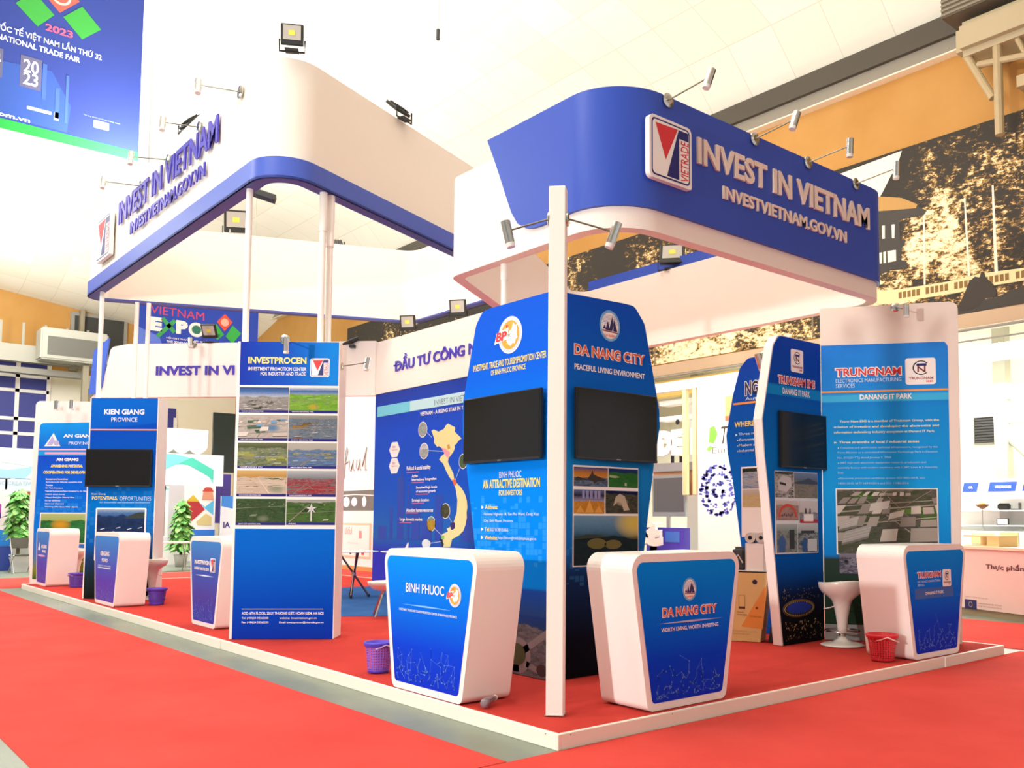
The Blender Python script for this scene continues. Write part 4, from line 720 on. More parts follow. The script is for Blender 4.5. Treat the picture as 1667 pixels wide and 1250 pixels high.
text(sg, 'INVEST IN VIETNAM', (2.22, 4.495, 4.985, 4.735), YF, LET, .028, .022, name='raised_lettering')
text(sg, 'INVESTVIETNAM.GOV.VN', (2.56, 4.265, 4.545, 4.385), YF, LET, .025, .018, name='raised_lettering')
emblem_trade(sg, (1.585, 4.215, 2.10, 4.75), YF, .05)
for k, (x, dx) in enumerate(((1.85, .35), (3.03, .33), (3.88, .42), (4.74, .45))):
    spot('%s chrome arm spotlight from the left on top of the blue sign face' % ('first', 'second', 'third', 'fourth')[k], (x, YF - .005, 4.945), (x + .06 + .04 * (k > 1), YF - .42, 5.02), (-.3, .1, -.9) if k < 2 else (.0, .05, -1), .19, .034, .062, (0, -1, 0))
# pole under the ring
bm = new(); tube(bm, [(0, 0, 0), (0, 0, 3.70)], .03, 14); t = thing('canopy_pole', 'white pole between the blue left panel and the ring canopy', 'pole', (1.40, 2.48, PLAT), 0, 'round white canopy poles')
obj('shaft', bm, WHITE, t); obj('collar', tube(new(), [(0, 0, 3.55), (0, 0, 3.70)], .036, 14), WHITE, t); obj('foot_plate', tube(new(), [(0, 0, 0), (0, 0, .01)], .07, 14), STEEL, t)

# ------------------------------------------------------------------ big canopy ring over the middle
FR = [(.14, 12.9), (.14, 4.89), (5.45, 7.13), (5.45, 10.73)]; FRR = [.3, .42, .3, .5]
fc = thing('canopy_ring', 'big white ring canopy with a blue lower band high over the middle of the stand', 'canopy', (0, 0, 0))
obj('white_band', ring_wall(new(), FR, FRR, .13, 5.15, 6.5, 28), mat('#f3ebdf', .5), fc)
cx_ = [(.14 - .02, 12.9 + .03), (.14 - .02, 4.89 - .03), (5.45 + .02, 7.13 - .015), (5.45 + .02, 10.73 + .02)]
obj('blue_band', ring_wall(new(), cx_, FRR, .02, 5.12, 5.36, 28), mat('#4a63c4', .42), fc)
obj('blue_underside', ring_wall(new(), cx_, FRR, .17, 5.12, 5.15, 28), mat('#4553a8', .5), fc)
FL = thing('canopy_lettering_frame', '', '', (.118, 12.9, 0), -90)
for k_ in ('label', 'category'): del FL[k_]
FL.name = 'left_lettering'; FL.parent = fc
LP = mat('#4a3cb8', .35, 0, .4)
text(FL, 'INVEST IN VIETNAM', (2.20, 5.885, 6.41, 6.235), -.005, LP, .02, .02, name='raised_letters')
text(FL, 'INVESTVIETNAM.GOV.VN', (2.86, 5.585, 6.0, 5.765), -.005, LP, .02, .02, name='raised_letters')
emblem_trade(FL, (1.13, 5.49, 1.93, 6.19), -.005, .06)
def pole(label, x, y, z1, z0=PLAT, sleeve=0):
    t = thing('canopy_pole', label, 'pole', (x, y, z0), 0, 'round white canopy poles'); z1 -= z0
    obj('shaft', tube(new(), [(0, 0, 0), (0, 0, z1)], .036, 16), WHITE, t)
    obj('foot_plate', tube(new(), [(0, 0, 0), (0, 0, .01)], .08, 16), STEEL, t)
    if sleeve: obj('sleeve', tube(new(), [(0, 0, z1 - sleeve), (0, 0, z1)], .045, 16), WHITE, t)
    return t
pole('white pole rising behind the left edge of the aerial photograph panel', .21, 5.72, 5.12, 3.345)
pole('left of the two close white poles behind the aerial photograph panel', .89, 5.27, 5.12, 3.345, .45)
pole('right of the two close white poles behind the aerial photograph panel', 1.0, 5.31, 5.12, 3.345, .6)
pole('white pole rising behind the left edge of the KIEN GIANG panel', .24, 12.05, 5.12, 3.325)
pole('left of the two white poles behind the right half of the KIEN GIANG panel', .89, 12.45, 5.12)
pole('right of the two white poles behind the right half of the KIEN GIANG panel', 1.06, 12.38, 5.12)
flood('black floodlight facing the camera on the top front corner of the big canopy', (.34, 4.98, 6.5), -30, 8, .24)
flood('black floodlight seen from behind halfway along the canopy top', (2.15, 5.7, 6.5), 200, 50, .26, True)
flood('black floodlight on the rear canopy band left of the tall white pole', (2.388, 11.981, 6.45), -30, 10, .42)
flood('small dark floodlight just showing over the rear canopy band', (4.002, 11.322, 6.42), 160, 60, .3)
t = thing('bracket_lamp', 'black flat lamp on a thin rod above the rear canopy floodlight', 'lamp', (2.292, 12.021, 6.469), -25)
obj('rod', tube(new(), [(0, .02, 0), (0, .02, .95)], .018, 8), STEEL, t); obj('lamp_head', box(new(), -.06, .55, -.1, .14, .9, 1.0), DARK, t).rotation_euler = (0, .25, 0)
flood('black floodlight on the right rail of the front ring canopy', (5.36, 4.0, 4.80), -52, -25, .34)
HD = [(-0.4, 5.698, 6.137), (-0.4, 6.921, 6.121), (-0.4, 8.224, 6.092), (-0.4, 9.567, 6.14)]
for k, (y, z) in enumerate(((5.844, 6.27), (7.2, 6.3), (8.41, 6.24), (9.65, 6.22))):
    spot('%s arm spotlight on top of the left canopy face, counted from the front' % ('first', 'second', 'third', 'fourth')[k], (.115, y, z), HD[k], (-.12, -.25, -.9), .2, .036, .075, (-1, 0, 0), 'left canopy spotlights')
flood('black floodlight tipped down on top of the left canopy face', (.2, 8.0, 6.5), 100, 40, .26)
# ------------------------------------------------------------------ rear corner fascia and map wall
XM = 5.035
mw = thing('map_wall', 'tall blue wall printed with a yellow country map under the white fascia', 'exhibition wall', (XM, 11.53, 0), -90)
obj('board', box(new(), 0, 5.2, 0, .15, PLAT, 3.79), BOARD, mw)
m, nt, pp = nodes('blue_print', .5, .12); v, s_ = objxyz(nt)
c = ramp(nt, math_(nt, 'DIVIDE', s_[2], 3.79), [(0, '#3138c0'), (.2, '#2434b8'), (.28, '#1f66b4'), (.5, '#1554c8'), (.8, '#174cd0'), (1, '#1d3aa4')])
nt.links.new(c, pp.inputs['Base Color'])
plate(mw, 'graphic', rect(0, PLAT, 5.2, 3.79), Y1, m); plate(mw, 'cyan_band', [(.08, 3.347), (5.0, 3.38), (5.0, 3.545), (.08, 3.549)], Y2, mat('#74cfe8', .5)); plate(mw, 'pale_band', rect(1.3, 3.36, 5.0, 3.545), Y2 - .001, mat('#bfe4ee', .5))
text(mw, 'INVEST IN VIETNAM', (2.13, 3.39, 3.4, 3.49), Y3, INKG, -.012, name='heading'); text(mw, 'VIETNAM - A RISING STAR IN THE REGION', (1.66, 3.24, 3.55, 3.31), Y3, INKW, .02, name='heading')
TW = [(.9, 1.0, 1.14, 2.15), (1.25, 1.0, 1.34, 2.0), (.62, 1.0, .74, 1.6), (1.42, 1.0, 1.7, 1.75), (1.75, 1.0, 2.1, 1.35), (2.2, 1.0, 2.45, 1.8), (3.0, 1.0, 3.5, 1.5), (.2, 1.0, .5, 1.25)]
merge_flat(mw, 'skyline_print', [rect(*q_) for q_ in TW] + [[(.98, 2.15), (1.06, 2.15), (1.03, 2.35)]], Y2, mat('#1a45b0', .5))
mp_ = [(2.043, 2.949), (2.12, 2.964), (2.274, 2.916), (2.443, 2.952), (2.505, 3.01), (2.571, 3.036), (2.645, 3.009), (2.792, 2.958), (2.8, 2.921), (2.775, 2.888), (2.903, 2.809), (2.993, 2.752), (2.905, 2.718), (2.835, 2.661), (2.781, 2.654), (2.793, 2.593), (2.748, 2.534), (2.604, 2.43), (2.587, 2.369), (2.663, 2.274), (2.756, 2.17), (2.796, 2.048), (2.887, 1.985), (2.995, 1.922), (3.066, 1.861), (3.12, 1.801), (3.174, 1.701), (3.194, 1.583), (3.172, 1.504), (3.181, 1.406), (3.142, 1.288), (3.082, 1.189), (2.943, 1.108), (2.748, 1.044), (2.697, 0.913), (2.478, 0.907), (2.455, 1.059), (2.399, 1.088), (2.453, 1.13), (2.618, 1.172), (2.58, 1.222), (2.689, 1.254), (2.795, 1.345), (2.88, 1.505), (2.893, 1.705), (2.835, 1.906), (2.742, 2.029), (2.631, 2.113), (2.517, 2.239), (2.44, 2.345), (2.307, 2.423), (2.362, 2.472), (2.491, 2.527), (2.376, 2.626), (2.281, 2.662), (2.244, 2.644), (2.127, 2.734), (2.144, 2.795)]
mpo = plate(mw, 'country_map', mp_, Y2 - .001, mat('#efe2a0', .5))
for nm, pts, cc in (('province', [(2.376, 2.626), (2.489, 2.609), (2.657, 2.529), (2.604, 2.43), (2.53, 2.464)], '#f2a2b4'), ('province', [(2.723, 2.06), (2.831, 2.067), (2.869, 1.985), (2.798, 1.947)], '#ea6a42'), ('province', [(2.687, 1.304), (2.75, 1.34), (2.831, 1.325), (2.835, 1.26), (2.815, 1.225), (2.74, 1.20), (2.708, 1.214)], '#35206a'), ('province', [(2.417, 1.098), (2.509, 1.1), (2.511, 1.039), (2.419, 1.038)], '#8cc860'), ('province', [(2.36, 1.06), (2.42, 1.04), (2.5, .96), (2.48, .91), (2.43, .92)], '#1c2030'), ('province', [(2.55, 2.66), (2.62, 2.68), (2.66, 2.6), (2.58, 2.58)], '#d8a03a')): plate(mpo, nm, pts, Y3, mat(cc, .5))
for k, (cx, cz, rx, rz, ph) in enumerate(((1.75, 2.99, .15, .142, photo_mat(['#8a9890', '#b0b8b0'], ['#4a5a50', '#8f9a94', '#c4ccc8', '#5f6f68'], .9, 5, None, None, 1)), (1.805, 2.6, .15, .145, photo_mat(['#e8ecf0', '#c0ccd8'], ['#5a6a5a', '#9aa4a0', '#c8ccc8', '#6f7c70'], .6, 5, None, None, 2)), (2.53, 1.526, .145, .135, photo_mat(['#3a4a34', '#4a5a40'], ['#1f3020', '#34482c', '#6a6048', '#8a5a3a'], .85, 5, None, None, 3)), (2.08, 1.3, .145, .135, photo_mat(['#6a98c0', '#b0c8a0'], ['#a87a30', '#d8b83a', '#c8983a', '#7a8a30'], .75, 5, None, None, 4)), (3.05, 2.36, .13, .13, photo_mat(['#4a5a40', '#5a6a4a'], ['#2f4a2a', '#4a6a3a', '#6a7a5a', '#3a4a30'], .9, 5, None, None, 5)), (1.925, .95, .14, .09, mat('#e8eef4', .5)))):
    e = plate(mw, 'round_picture', disc(cx, cz, rx, rz), Y2, INKW); 
    pl = disc(cx, cz, rx * .9, rz * .9); bm = new(); uvl = bm.loops.layers.uv.new('UVMap'); f_ = bm.faces.new([bm.verts.new((a, Y3, b)) for a, b in pl])
    for l_ in f_.loops: l_[uvl].uv = ((l_.vert.co.x - cx) / rx / 2 + .5, (l_.vert.co.z - cz) / rz / 2 + .5)
    obj('picture', bm, ph, e, recalc=False)
merge_flat(mw, 'leader_lines', [seg2(1.9, 2.93, 2.06, 2.83, .008), seg2(1.955, 2.6, 2.45, 2.56, .008), seg2(2.65, 1.42, 2.75, 1.32, .008), seg2(2.2, 1.22, 2.45, 1.09, .008), seg2(2.05, .96, 2.42, 1.0, .008), seg2(2.95, 2.24, 2.83, 2.06, .008)], Y3, CAPS)
for cz in (2.68, 2.375): 
    e = plate(mw, 'hexagon', disc(.765, cz, .2, .165, 6, 0), Y2, mat('#f0f0ee', .5)); lines(e, [('FDI', (.7, cz + .03, .8, cz + .07)), ('registered', (.66, cz - .02, .88, cz + .01))], Y3, mat('#c0606a', .5))
for s, r_ in (('Political & social stability', (1.22, 2.25, 2.04, 2.345)), ('Active', (1.41, 2.135, 1.61, 2.19)), ('International Integration', (1.41, 2.06, 2.23, 2.12)), ('Sustained high levels', (1.56, 1.915, 2.255, 1.975)), ('of economic growth', (1.56, 1.845, 2.207, 1.905)), ('Strategic location', (1.425, 1.685, 2.0, 1.75)), ('Abundant human resources', (1.224, 1.51, 2.14, 1.575)), ('Large domestic market', (1.007, 1.335, 1.787, 1.41))): text(mw, s, r_, Y3, INKW, .025, name='slogan')
merge_flat(mw, 'red_rules', [rect(a, b, a + .42, b + .014) for a, b in ((1.22, 2.225), (1.4, 2.035), (1.55, 1.82), (1.42, 1.66), (1.22, 1.485), (1.0, 1.31))], Y3, mat('#d86a8a', .5))
fw = thing('rear_fascia', 'white fascia with raised purple accented lettering above the blue map wall', 'fascia', (XM, 11.53, 0), -90)
obj('board', prism(new(), [(0, 3.795), (5.2, 3.795), (5.2, 4.82), (0, 4.82)], -.012, .15), mat('#f4ebe2', .5), fw)
text(fw, 'DẦU TƯ CÔNG N', (.77, 4.155, 3.42, 4.46), -.012, LP, .022, .02, name='raised_lettering'); obj('raised_bar', box(new(), .71, .90, -.032, -.012, 4.262, 4.29), LP, fw)
flood('left black floodlight standing on the fascia above the map wall', (XM + .05, 10.45, 4.82), -52, 12, .3)
flood('right black floodlight standing on the fascia above the map wall', (XM + .05, 8.78, 4.82), -52, 12, .3)
# diagonal rear fascia with the blue slanted end
dgA, dgL = (1.335, 15.39), 5.347
df = thing('rear_fascia', 'long white fascia reading INVEST IN VI behind the left panels', 'fascia', (dgA[0], dgA[1], 0), -46.21)
pl = rnd([(-.45, 3.78), (5.34, 3.78), (5.34, 4.86), (.3, 4.87), (-.25, 4.82)], [.1, 0, 0, .3, .1], 6)
pl = [(-.5, 3.78), (5.33, 3.78), (5.33, 4.86), (.25, 4.86)] + rnd([(.25, 4.86), (-.12, 4.80), (-.27, 4.0), (-.5, 3.78)], [0, .12, .12, 0], 5)[1:-1]
obj('board', prism(new(), pl, 0, .15), mat('#f6f1ea', .5), df)
text(df, 'ETNAM', (2.54, 4.215, 3.5, 4.405), 0, LP, .03, .02, name='raised_lettering'); text(df, 'INVEST IN VI', (.85, 4.215, 2.474, 4.405), 0, LP, .03, .02, name='raised_lettering')
obj('blue_end', prism(new(), [(-.45, 4.72), (-.14, 4.98), (-.26, 4.0), (-.36, 3.86), (-.52, 3.84)], -.05, .0), mat('#4a6fdc', .4), df)
spot('small chrome spotlight over the INVEST IN VI fascia', (2.446, 14.231, 4.83), (2.32, 14.031, 4.846), (0, -.2, -1), .2, .05, .07, (-.7, -.7, 0))
flood('white and black floodlight on the fascia before the far blue banner', (2.684, 13.983, 4.87), -45, 30, .3)
t = thing('bracket_lamp', 'black lamp head on the rear fascia right of the aerial photograph panel', 'lamp', (4.707, 11.872, 4.777), -45)
obj('lamp_head', tube(new(), [(-.18, -.1, 0), (.0, -.1, .06), (.14, -.1, .12)], [.02, .05, .04], 10), DARK, t); obj('clip', box(new(), -.05, .05, -.1, .1, -.06, 0), DARK, t)

# ------------------------------------------------------------------ reception counters
def net_print(parent, poly, y, seed, n=120, s=1.0):
    """the printed net of dots and thin lines at the foot of a counter front"""
    rr = random.Random(seed); x0 = min(p[0] for p in poly); x1 = max(p[0] for p in poly); z0 = min(p[1] for p in poly)
    pts = [(rr.uniform(x0, x1), z0 + abs(rr.gauss(0, .10))) for _ in range(n)]
    P = []
    for i, a in enumerate(pts):
        P.append(disc(a[0], a[1], rr.uniform(.002, .0065), n=8)); q_ = sorted(pts, key=lambda b: (a[0] - b[0]) ** 2 + (a[1] - b[1]) ** 2)
        for b in q_[1:4]:
            if (a[0] - b[0]) ** 2 + (a[1] - b[1]) ** 2 < .012: P.append(seg2(*a, *b, .0013))
    return merge_flat(parent, 'net_print', P, y, mat('#6ea2ea', .5))
def counter(label, loc_, ang, W_, D_, grad, seed, ins=(.17, .19)):
    t = thing('reception_counter', label, 'counter', loc_, ang, 'white flared reception counters'); H_ = 1.072
    o = rnd([(ins[0], 0), (W_ - ins[1], 0), (W_, H_), (0, H_)], [.06, .06, .11, .11], 8)
    bx = prism(new(), o, 0, D_); obj('body', bx, mat('#f5efe8', .38), t)
    i_ = rnd([(ins[0] + .042, .052), (W_ - ins[1] - .042, .052), (W_ - .052, H_ - .056), (.052, H_ - .056)], [.035, .035, .06, .06], 6)
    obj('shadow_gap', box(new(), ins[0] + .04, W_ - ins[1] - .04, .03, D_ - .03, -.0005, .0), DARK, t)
    g_ = plate(t, 'front_graphic', i_, -.002, print_blue('counter_print', grad, .05, 1.02, .3, .0))
    net_print(g_, [(ins[0] + .07, .075), (W_ - ins[1] - .07, .075)], -.004, seed); return t
GB = [(0, '#1030c4'), (.3, '#0440d4'), (.55, '#0068e4'), (.85, '#0084f0'), (1, '#008ef4')]
t = counter('white flared counter with a blue front reading BINH PHUOC beside the purple basket', (.045, 2.24, PLAT), -90, 1.32, .42, GB, 1)
text(t, 'BINH PHUOC', (.36, .745, .896, .815), -.005, INKW, .01, name='heading').data; e = emblem_province(t, 1.035, .758, .08, .083, -.005)
plate(t, 'pale_rule', [(.3, .648), (.65, .655), (1.0, .648), (.65, .642)], -.005, mat('#7ac4f4', .5)); lines(t, [('INVESTMENT, TRADE AND TOURISM PROMOTION CENTER OF BINH PHUOC PROVINCE', (.264, .594, 1.066, .615))], -.005, CAPS, .02)
t = counter('white flared counter with a dark blue front reading DA NANG CITY right of the post', (.70, .085, PLAT), 0, 1.178, .46, GB, 2)
emblem_city(t, .592, .812, .075, .082, -.005); outlined(t, 'DA NANG CITY', (.313, .632, .886, .692), -.005, INKO, .02, .006); plate(t, 'pale_rule', [(.258, .588), (.6, .595), (.957, .588), (.6, .58)], -.005, mat('#b8b4cc', .5)); text(t, 'WORTH LIVING, WORTH INVESTING', (.298, .525, .905, .557), -.005, INKW, .02, name='subheading')
t = counter('white flared counter at the right end beside the red basket', (4.245, .08, PLAT), -1.4, 1.2, .5, GB, 3)
outlined(t, 'TRUNGNAM', (.253, .762, .68, .812), -.005, INKR, .03, .008); lines(t, [('ELECTRONICS MANUFACTURING', (.252, .715, .675, .735)), ('SERVICES', (.252, .682, .37, .702))], -.005, CAPS, .0); emblem_park(t, (.714, .662, .878, .827), -.005); plate(t, 'band', rect(.2, .562, .92, .66), -.0035, mat('#2a62b8', .5)); text(t, 'DANANG IT PARK', (.39, .597, .728, .626), -.005, INKW, .02, name='subheading')
GV = [(0, '#6a46b4'), (.3, '#5a3fb4'), (.5, '#4a55c0'), (.8, '#3f78cc'), (1, '#3f8cd8')]
t = counter('white flared counter with a violet blue front left of the aerial photograph panel', (.28, 7.53, PLAT), -90, 1.15, .45, [(0, '#3a3fae'), (.3, '#4a3f9c'), (.6, '#3f55b0'), (1, '#3f86cc')], 4)
lines(t, [('INVESTPROCEN', (.22, .735, .73, .785)), ('INVESTMENT PROMOTION CENTER', (.22, .665, .72, .70))], -.005, INKW, .03); emblem_trade(t, (.76, .655, .93, .82), -.005); plate(t, 'pale_rule', [(.25, .602), (.58, .612), (.9, .602), (.58, .594)], -.005, CAPS)
t = counter('white flared counter with a violet front before the KIEN GIANG panel', (.1, 11.333, PLAT), -90, 1.417, .42, GV, 5)
lines(t, [('KIEN GIANG', (.42, .72, .9, .79)), ('PROVINCE', (.5, .63, .82, .68))], -.005, INKW, .03); plate(t, 'pale_rule', rect(.3, .53, 1.0, .545), -.005, CAPS); lines(t, [('POTENTIALS, OPPORTUNITIES', (.3, .555, 1.0, .58))], -.005, CAPS)
t = counter('white flared counter with a violet front at the far left end of the platform', (.2, 16.05, PLAT), -90, 1.18, .5, GV, 6)
lines(t, [('AN GIANG', (.5, .70, .95, .77)), ('PROVINCE', (.6, .62, .9, .67))], -.005, INKW, .05); merge_flat(t, 'emblem', [[(.22, .66), (.33, .82), (.42, .66)]], -.005, CAPS); plate(t, 'pale_rule', disc(.55, .56, .32, .02), -.005, mat('#d8a8d8', .5))

# ------------------------------------------------------------------ stools, baskets, small things on the deck
def stool(label, loc_, ang, group='white bar stools'):
    t = thing('bar_stool', label, 'stool', loc_, ang, group)
    obj('base', lathe(new(), [(.21, 0), (.215, .008), (.19, .018), (.10, .035), (.055, .06), (.04, .085)], 40), mat('#d8d0c6', .3, 0, .6), t, smooth=True)
    obj('column', lathe(new(), [(.032, .08), (.032, .13)], 20), CHROME, t, smooth=True)
    obj('footrest', tube(new(), [(.165 * math.cos(a), .165 * math.sin(a), .148) for a in [2 * PI * k / 40 for k in range(41)]], .009, 8), CHROME, t, smooth=True)
    obj('footrest_spoke', tube(new(), [(-.165, 0, .148), (.165, 0, .148)], .007, 8), CHROME, t)
    bm = lathe(new(), [(.046, .13), (.05, .2), (.062, .3), (.08, .40), (.10, .46), (.15, .505), (.195, .54), (.222, .585), (.228, .63), (.222, .645), (.205, .628), (.16, .59), (.08, .565), (.0, .56)], 40)
    for v_ in bm.verts:
        if v_.co.z > .53 and v_.co.y > 0: v_.co.z += .025 * (v_.co.y / .22) ** 2
        if v_.co.z > .53 and v_.co.y < 0: v_.co.z -= .02 * (v_.co.y / .22) ** 2
    obj('seat_shell', bm, mat('#ded4ca', .28, 0, .6), t, smooth=True)
    obj('lift_lever', tube(new(), [(.06, 0, .4), (.13, -.06, .37), (.16, -.08, .365)], .007, 8), CHROME, t); return t
stool('white bar stool with a round footrest beside the right end counter', (4.81, 1.09, PLAT), 150).scale = (1.05, 1.05, 1.02)
stool('white bar stool half hidden behind the KIEN GIANG counter', (0.92, 11.152, PLAT), 40)
stool('pinkish white bar stool before the AN GIANG panel beside a purple basket', (1.0, 16.335, PLAT), 20)
def basket(label, loc_, r0, r1, h, c, handle='#f0d8d4', nu=30, nv=9, seed=0, c2=None):
    t = thing('waste_basket', label, 'basket', loc_, seed * 40, 'plastic waste baskets'); mm = mat(c, .35, 0, .5)
    bm = new(); z0 = .02; z1 = h - .035
    def pt(i, f, z): 
        r_ = r0 + (r1 - r0) * z / h; a = 2 * PI * (i + f) / nu; return (r_ * math.cos(a), r_ * math.sin(a), z)
    for i in range(nu):
        for j in range(nv):
            za = z0 + (z1 - z0) * j / nv; zb = z0 + (z1 - z0) * (j + 1) / nv; zi, zo = za + (zb - za) * .28, zb - (zb - za) * .12
            O = [bm.verts.new(p_) for p_ in (pt(i, 0, za), pt(i, 1, za), pt(i, 1, zb), pt(i, 0, zb))]; I = [bm.verts.new(p_) for p_ in (pt(i, .25, zi), pt(i, .75, zi), pt(i, .75, zo), pt(i, .25, zo))]
            for k in range(4): bm.faces.new((O[k], O[(k + 1) % 4], I[(k + 1) % 4], I[k]))
    bmesh.ops.remove_doubles(bm, verts=bm.verts, dist=.0004)
    obj('mesh_wall', bm, mm, t, recalc=False)
    obj('base', lathe(new(), [(r0 * .9, 0), (r0, .004), (r0 + .002, .028), (r0 * .95, .03), (0, .03)], 36), mat(c2 or c, .35), t, smooth=True)
    obj('rim', lathe(new(), [(r1 - .008, h - .04), (r1 + .004, h - .036), (r1 + .014, h - .01), (r1 + .012, h), (r1 - .004, h), (r1 - .01, h - .03)], 36), mat(c2 or c, .35), t, smooth=True)
    A = [(r1 + .01) * Vector((math.cos(a), math.sin(a) * .9, 0)) for a in [PI * k / 12 for k in range(33)]]
    obj('handle', tube(new(), [(p_.x, -.02 - p_.y * .95, h - .015 - abs(p_.y) * .42) for p_ in A], .006, 8), mat(handle, .4), t, smooth=True); return t
basket('red plastic basket with a white handle beside the right end counter', (4.2, .275, PLAT), .105, .138, .245, '#d8303a', seed=1)
basket('purple plastic basket left of the BINH PHUOC counter', (.285, 2.72, PLAT), .09, .115, .255, '#8a5fd0', '#d8c8f0', seed=2, c2='#4f3fc8')
basket('purple plastic basket right of the KIEN GIANG counter', (.70, 10.15, PLAT), .10, .135, .245, '#5b3fc0', '#8a78d8', seed=4)
basket('purple plastic basket right of the far left end counter', (.62, 14.6, PLAT), .12, .14, .26, '#5f44b8', '#c8b8e8', seed=5)
t = thing('wrapped_bundle', 'clear plastic wrapped bundle lying at the foot of the BINH PHUOC counter', 'bundle', (.2, .98, PLAT + .034), 35)
bm = tube(new(), [(-.13, 0, 0), (-.12, 0, 0), (-.05, .01, 0), (.04, 0, .002), (.09, 0, 0)], [.012, .032, .03, .022, .018], 14); obj('plastic_wrap', bm, mat('#b9a6ae', .08, 0, .8, .55), t, smooth=True)
obj('tube', tube(new(), [(-.1, 0, -.004), (.09, 0, -.004)], .012, 12), mat('#4a3a48', .4), t); obj('cap', tube(new(), [(.085, 0, -.002), (.125, .005, -.004)], .02, 14), mat('#ece4e0', .4), t)
# packing box, tray, carton and rolls in the rear corner
t = thing('packing_box', 'tan cardboard box with a slanted orange stripe standing on the deck behind the counter', 'box', (4.19, 2.06, PLAT), -65)
bx = prism(new(), [(-.12, 0), (.31, 0), (.40, .735), (-.02, .735)], 0, .26); obj('carton', bx, mat('#dcbb7c', .6), t)
plate(t, 'orange_stripe', [(.105, .16), (.335, .14), (.39, .585), (.364, .585)], -.002, mat('#e59444', .5)); plate(t, 'round_mark', disc(.257, .637, .026), -.002, mat('#34304a', .5))
plate(t, 'bottle_outline', rect(.08, .36, .15, .495), -.002, mat('#a88a54', .5)); plate(t, 'bottle_face', rect(.085, .37, .145, .49), -.003, mat('#dcbb7c', .6)); plate(t, 'bottle_foot', rect(.08, .345, .15, .37), -.003, mat('#5a3f3a', .5)); lines(t, [('Crystal', (.06, .30, .13, .318)), ('Crystal glass', (.06, .275, .17, .293))], -.003, mat('#6a4a34', .5)); lines(t, [('CRYSTAL GLASS', (.2, .26, .33, .278))], -.004, mat('#9a6a34', .5)); merge_flat(t, 'small_mark', [disc(.275, .36, .014)], -.004, mat('#7a4a34', .5))
lines(t, [('LIFESTYLE CRYSTAL GLASS COLLECTION', (.0, .1, .27, .115)), ('TABLEWARE SET', (.0, .07, .2, .085))], -.002, mat('#b89a62', .5))
t = thing('black_case', 'black case leaning at the right of the tan cardboard box', 'case', (4.36, 1.70, PLAT), -65); bx = prism(new(), [(-.01, 0), (.06, 0), (.14, .50), (.08, .50)], .02, .22); obj('shell', bx, mat('#221e1e', .5), t); obj('hinge_line', box(new(), .03, .032, .0, .02, .1, .3), DARK, t)
t = thing('tray', 'black edged white tray lying on the tan cardboard box', 'tray', (4.19, 2.06, PLAT + .736), -65)
obj('tray_bed', box(new(), -.01, .385, .01, .25, .012, .02), mat('#e8e6e2', .4), t); obj('tray_edge', box(new(), -.015, .39, .005, .255, 0, .012), BLACK, t)
t = thing('paper_carton', 'white carton under two paper rolls on the black edged tray', 'carton', (4.19, 2.06, PLAT + .757), -65); obj('carton', box(new(), .15, .385, .03, .24, 0, .295), mat('#d6d3ce', .6), t); plate(t, 'front_sheet', rect(.165, .0, .345, .29), .028, INKW); lines(t, [('miles', (.3, .3, .38, .32))], .028, DARK)
for px_, lb in ((.205, 'left white paper roll lying on the white carton in the rear corner'), (.322, 'right white paper roll lying on the white carton in the rear corner')):
    a = math.radians(-65); t = thing('paper_roll', lb, 'paper roll', (4.19 + px_ * math.cos(a), 2.06 + px_ * math.sin(a), PLAT + 1.054 + .056), -65, 'white paper rolls')
    obj('roll', tube(new(), [(0, .02, 0), (0, .24, 0)], .0565, 28), mat('#d2cfca', .6), t); obj('core', tube(new(), [(0, .017, 0), (0, .0195, 0)], .022, 20), BLACK, t)
t = thing('camera_bag', 'dark grey camera bag left of the white carton on the tray', 'bag', (4.19, 2.06, PLAT + .757), -65); bx = new(); box(bx, .0, .14, .04, .2, 0, .25); bmesh.ops.bevel(bx, geom=list(bx.edges), offset=.03, segments=3, affect='EDGES'); obj('body', bx, mat('#47474a', .7), t)
obj('strap', tube(new(), [(.03, .03, .08), (.07, .02, .17), (.12, .03, .08)], .008, 8), mat('#d8d8d8', .5), t)
# ------------------------------------------------------------------ hanging banners
BANB = mat('#303c78', .6, 0, .05)
t = thing('hanging_banner', 'big blue fair banner with a green lower edge hanging at the upper left', 'banner', (0, 15.0, 0))
obj('cloth', box(new(), -3.4, 1.49, 0, .02, 8.56, 12.6), BANB, t); plate(t, 'green_edge', rect(-3.4, 8.55, 1.495, 8.74), Y1, mat('#2b8a3e', .6, 0, .05))
plate(t, 'light_streaks', [(-3.4, 8.78), (.2, 8.78), (.25, 9.3), (-.1, 9.9), (-3.4, 9.6)], Y1, mat('#334a88', .6, 0, .05)); merge_flat(t, 'light_beams', [rect(-.02, 9.0, .05, 9.6), rect(.15, 8.95, .2, 9.9), rect(-.25, 9.3, -.18, 10.0)], Y2, mat('#3d5692', .6, 0, .05))
e = plate(t, 'logo_square', [(-.745, 11.0), (-.37, 10.68), (-.10, 11.01), (-.46, 11.33)], Y2, mat('#37883a', .6, 0, .1)); plate(e, 'logo_square', [(.05, 11.03), (.39, 10.70), (.72, 11.02), (.37, 11.36)], Y2, mat('#37883a', .6, 0, .1)); r_ = plate(e, 'logo_square', [(-.34, 11.4), (-.01, 11.09), (.32, 11.44), (0, 11.75)], Y2, mat('#d2483a', .5)); plate(r_, 'logo_globe', disc(0, 11.42, .17), Y3, mat('#e8b0a0', .5)); plate(r_, 'logo_globe_inner', disc(0, 11.42, .13), Y3 - .002, mat('#d2483a', .5))
text(t, '2023', (-.24, 10.66, .23, 10.80), Y2, mat('#b84a6a', .5), .03, name='year')
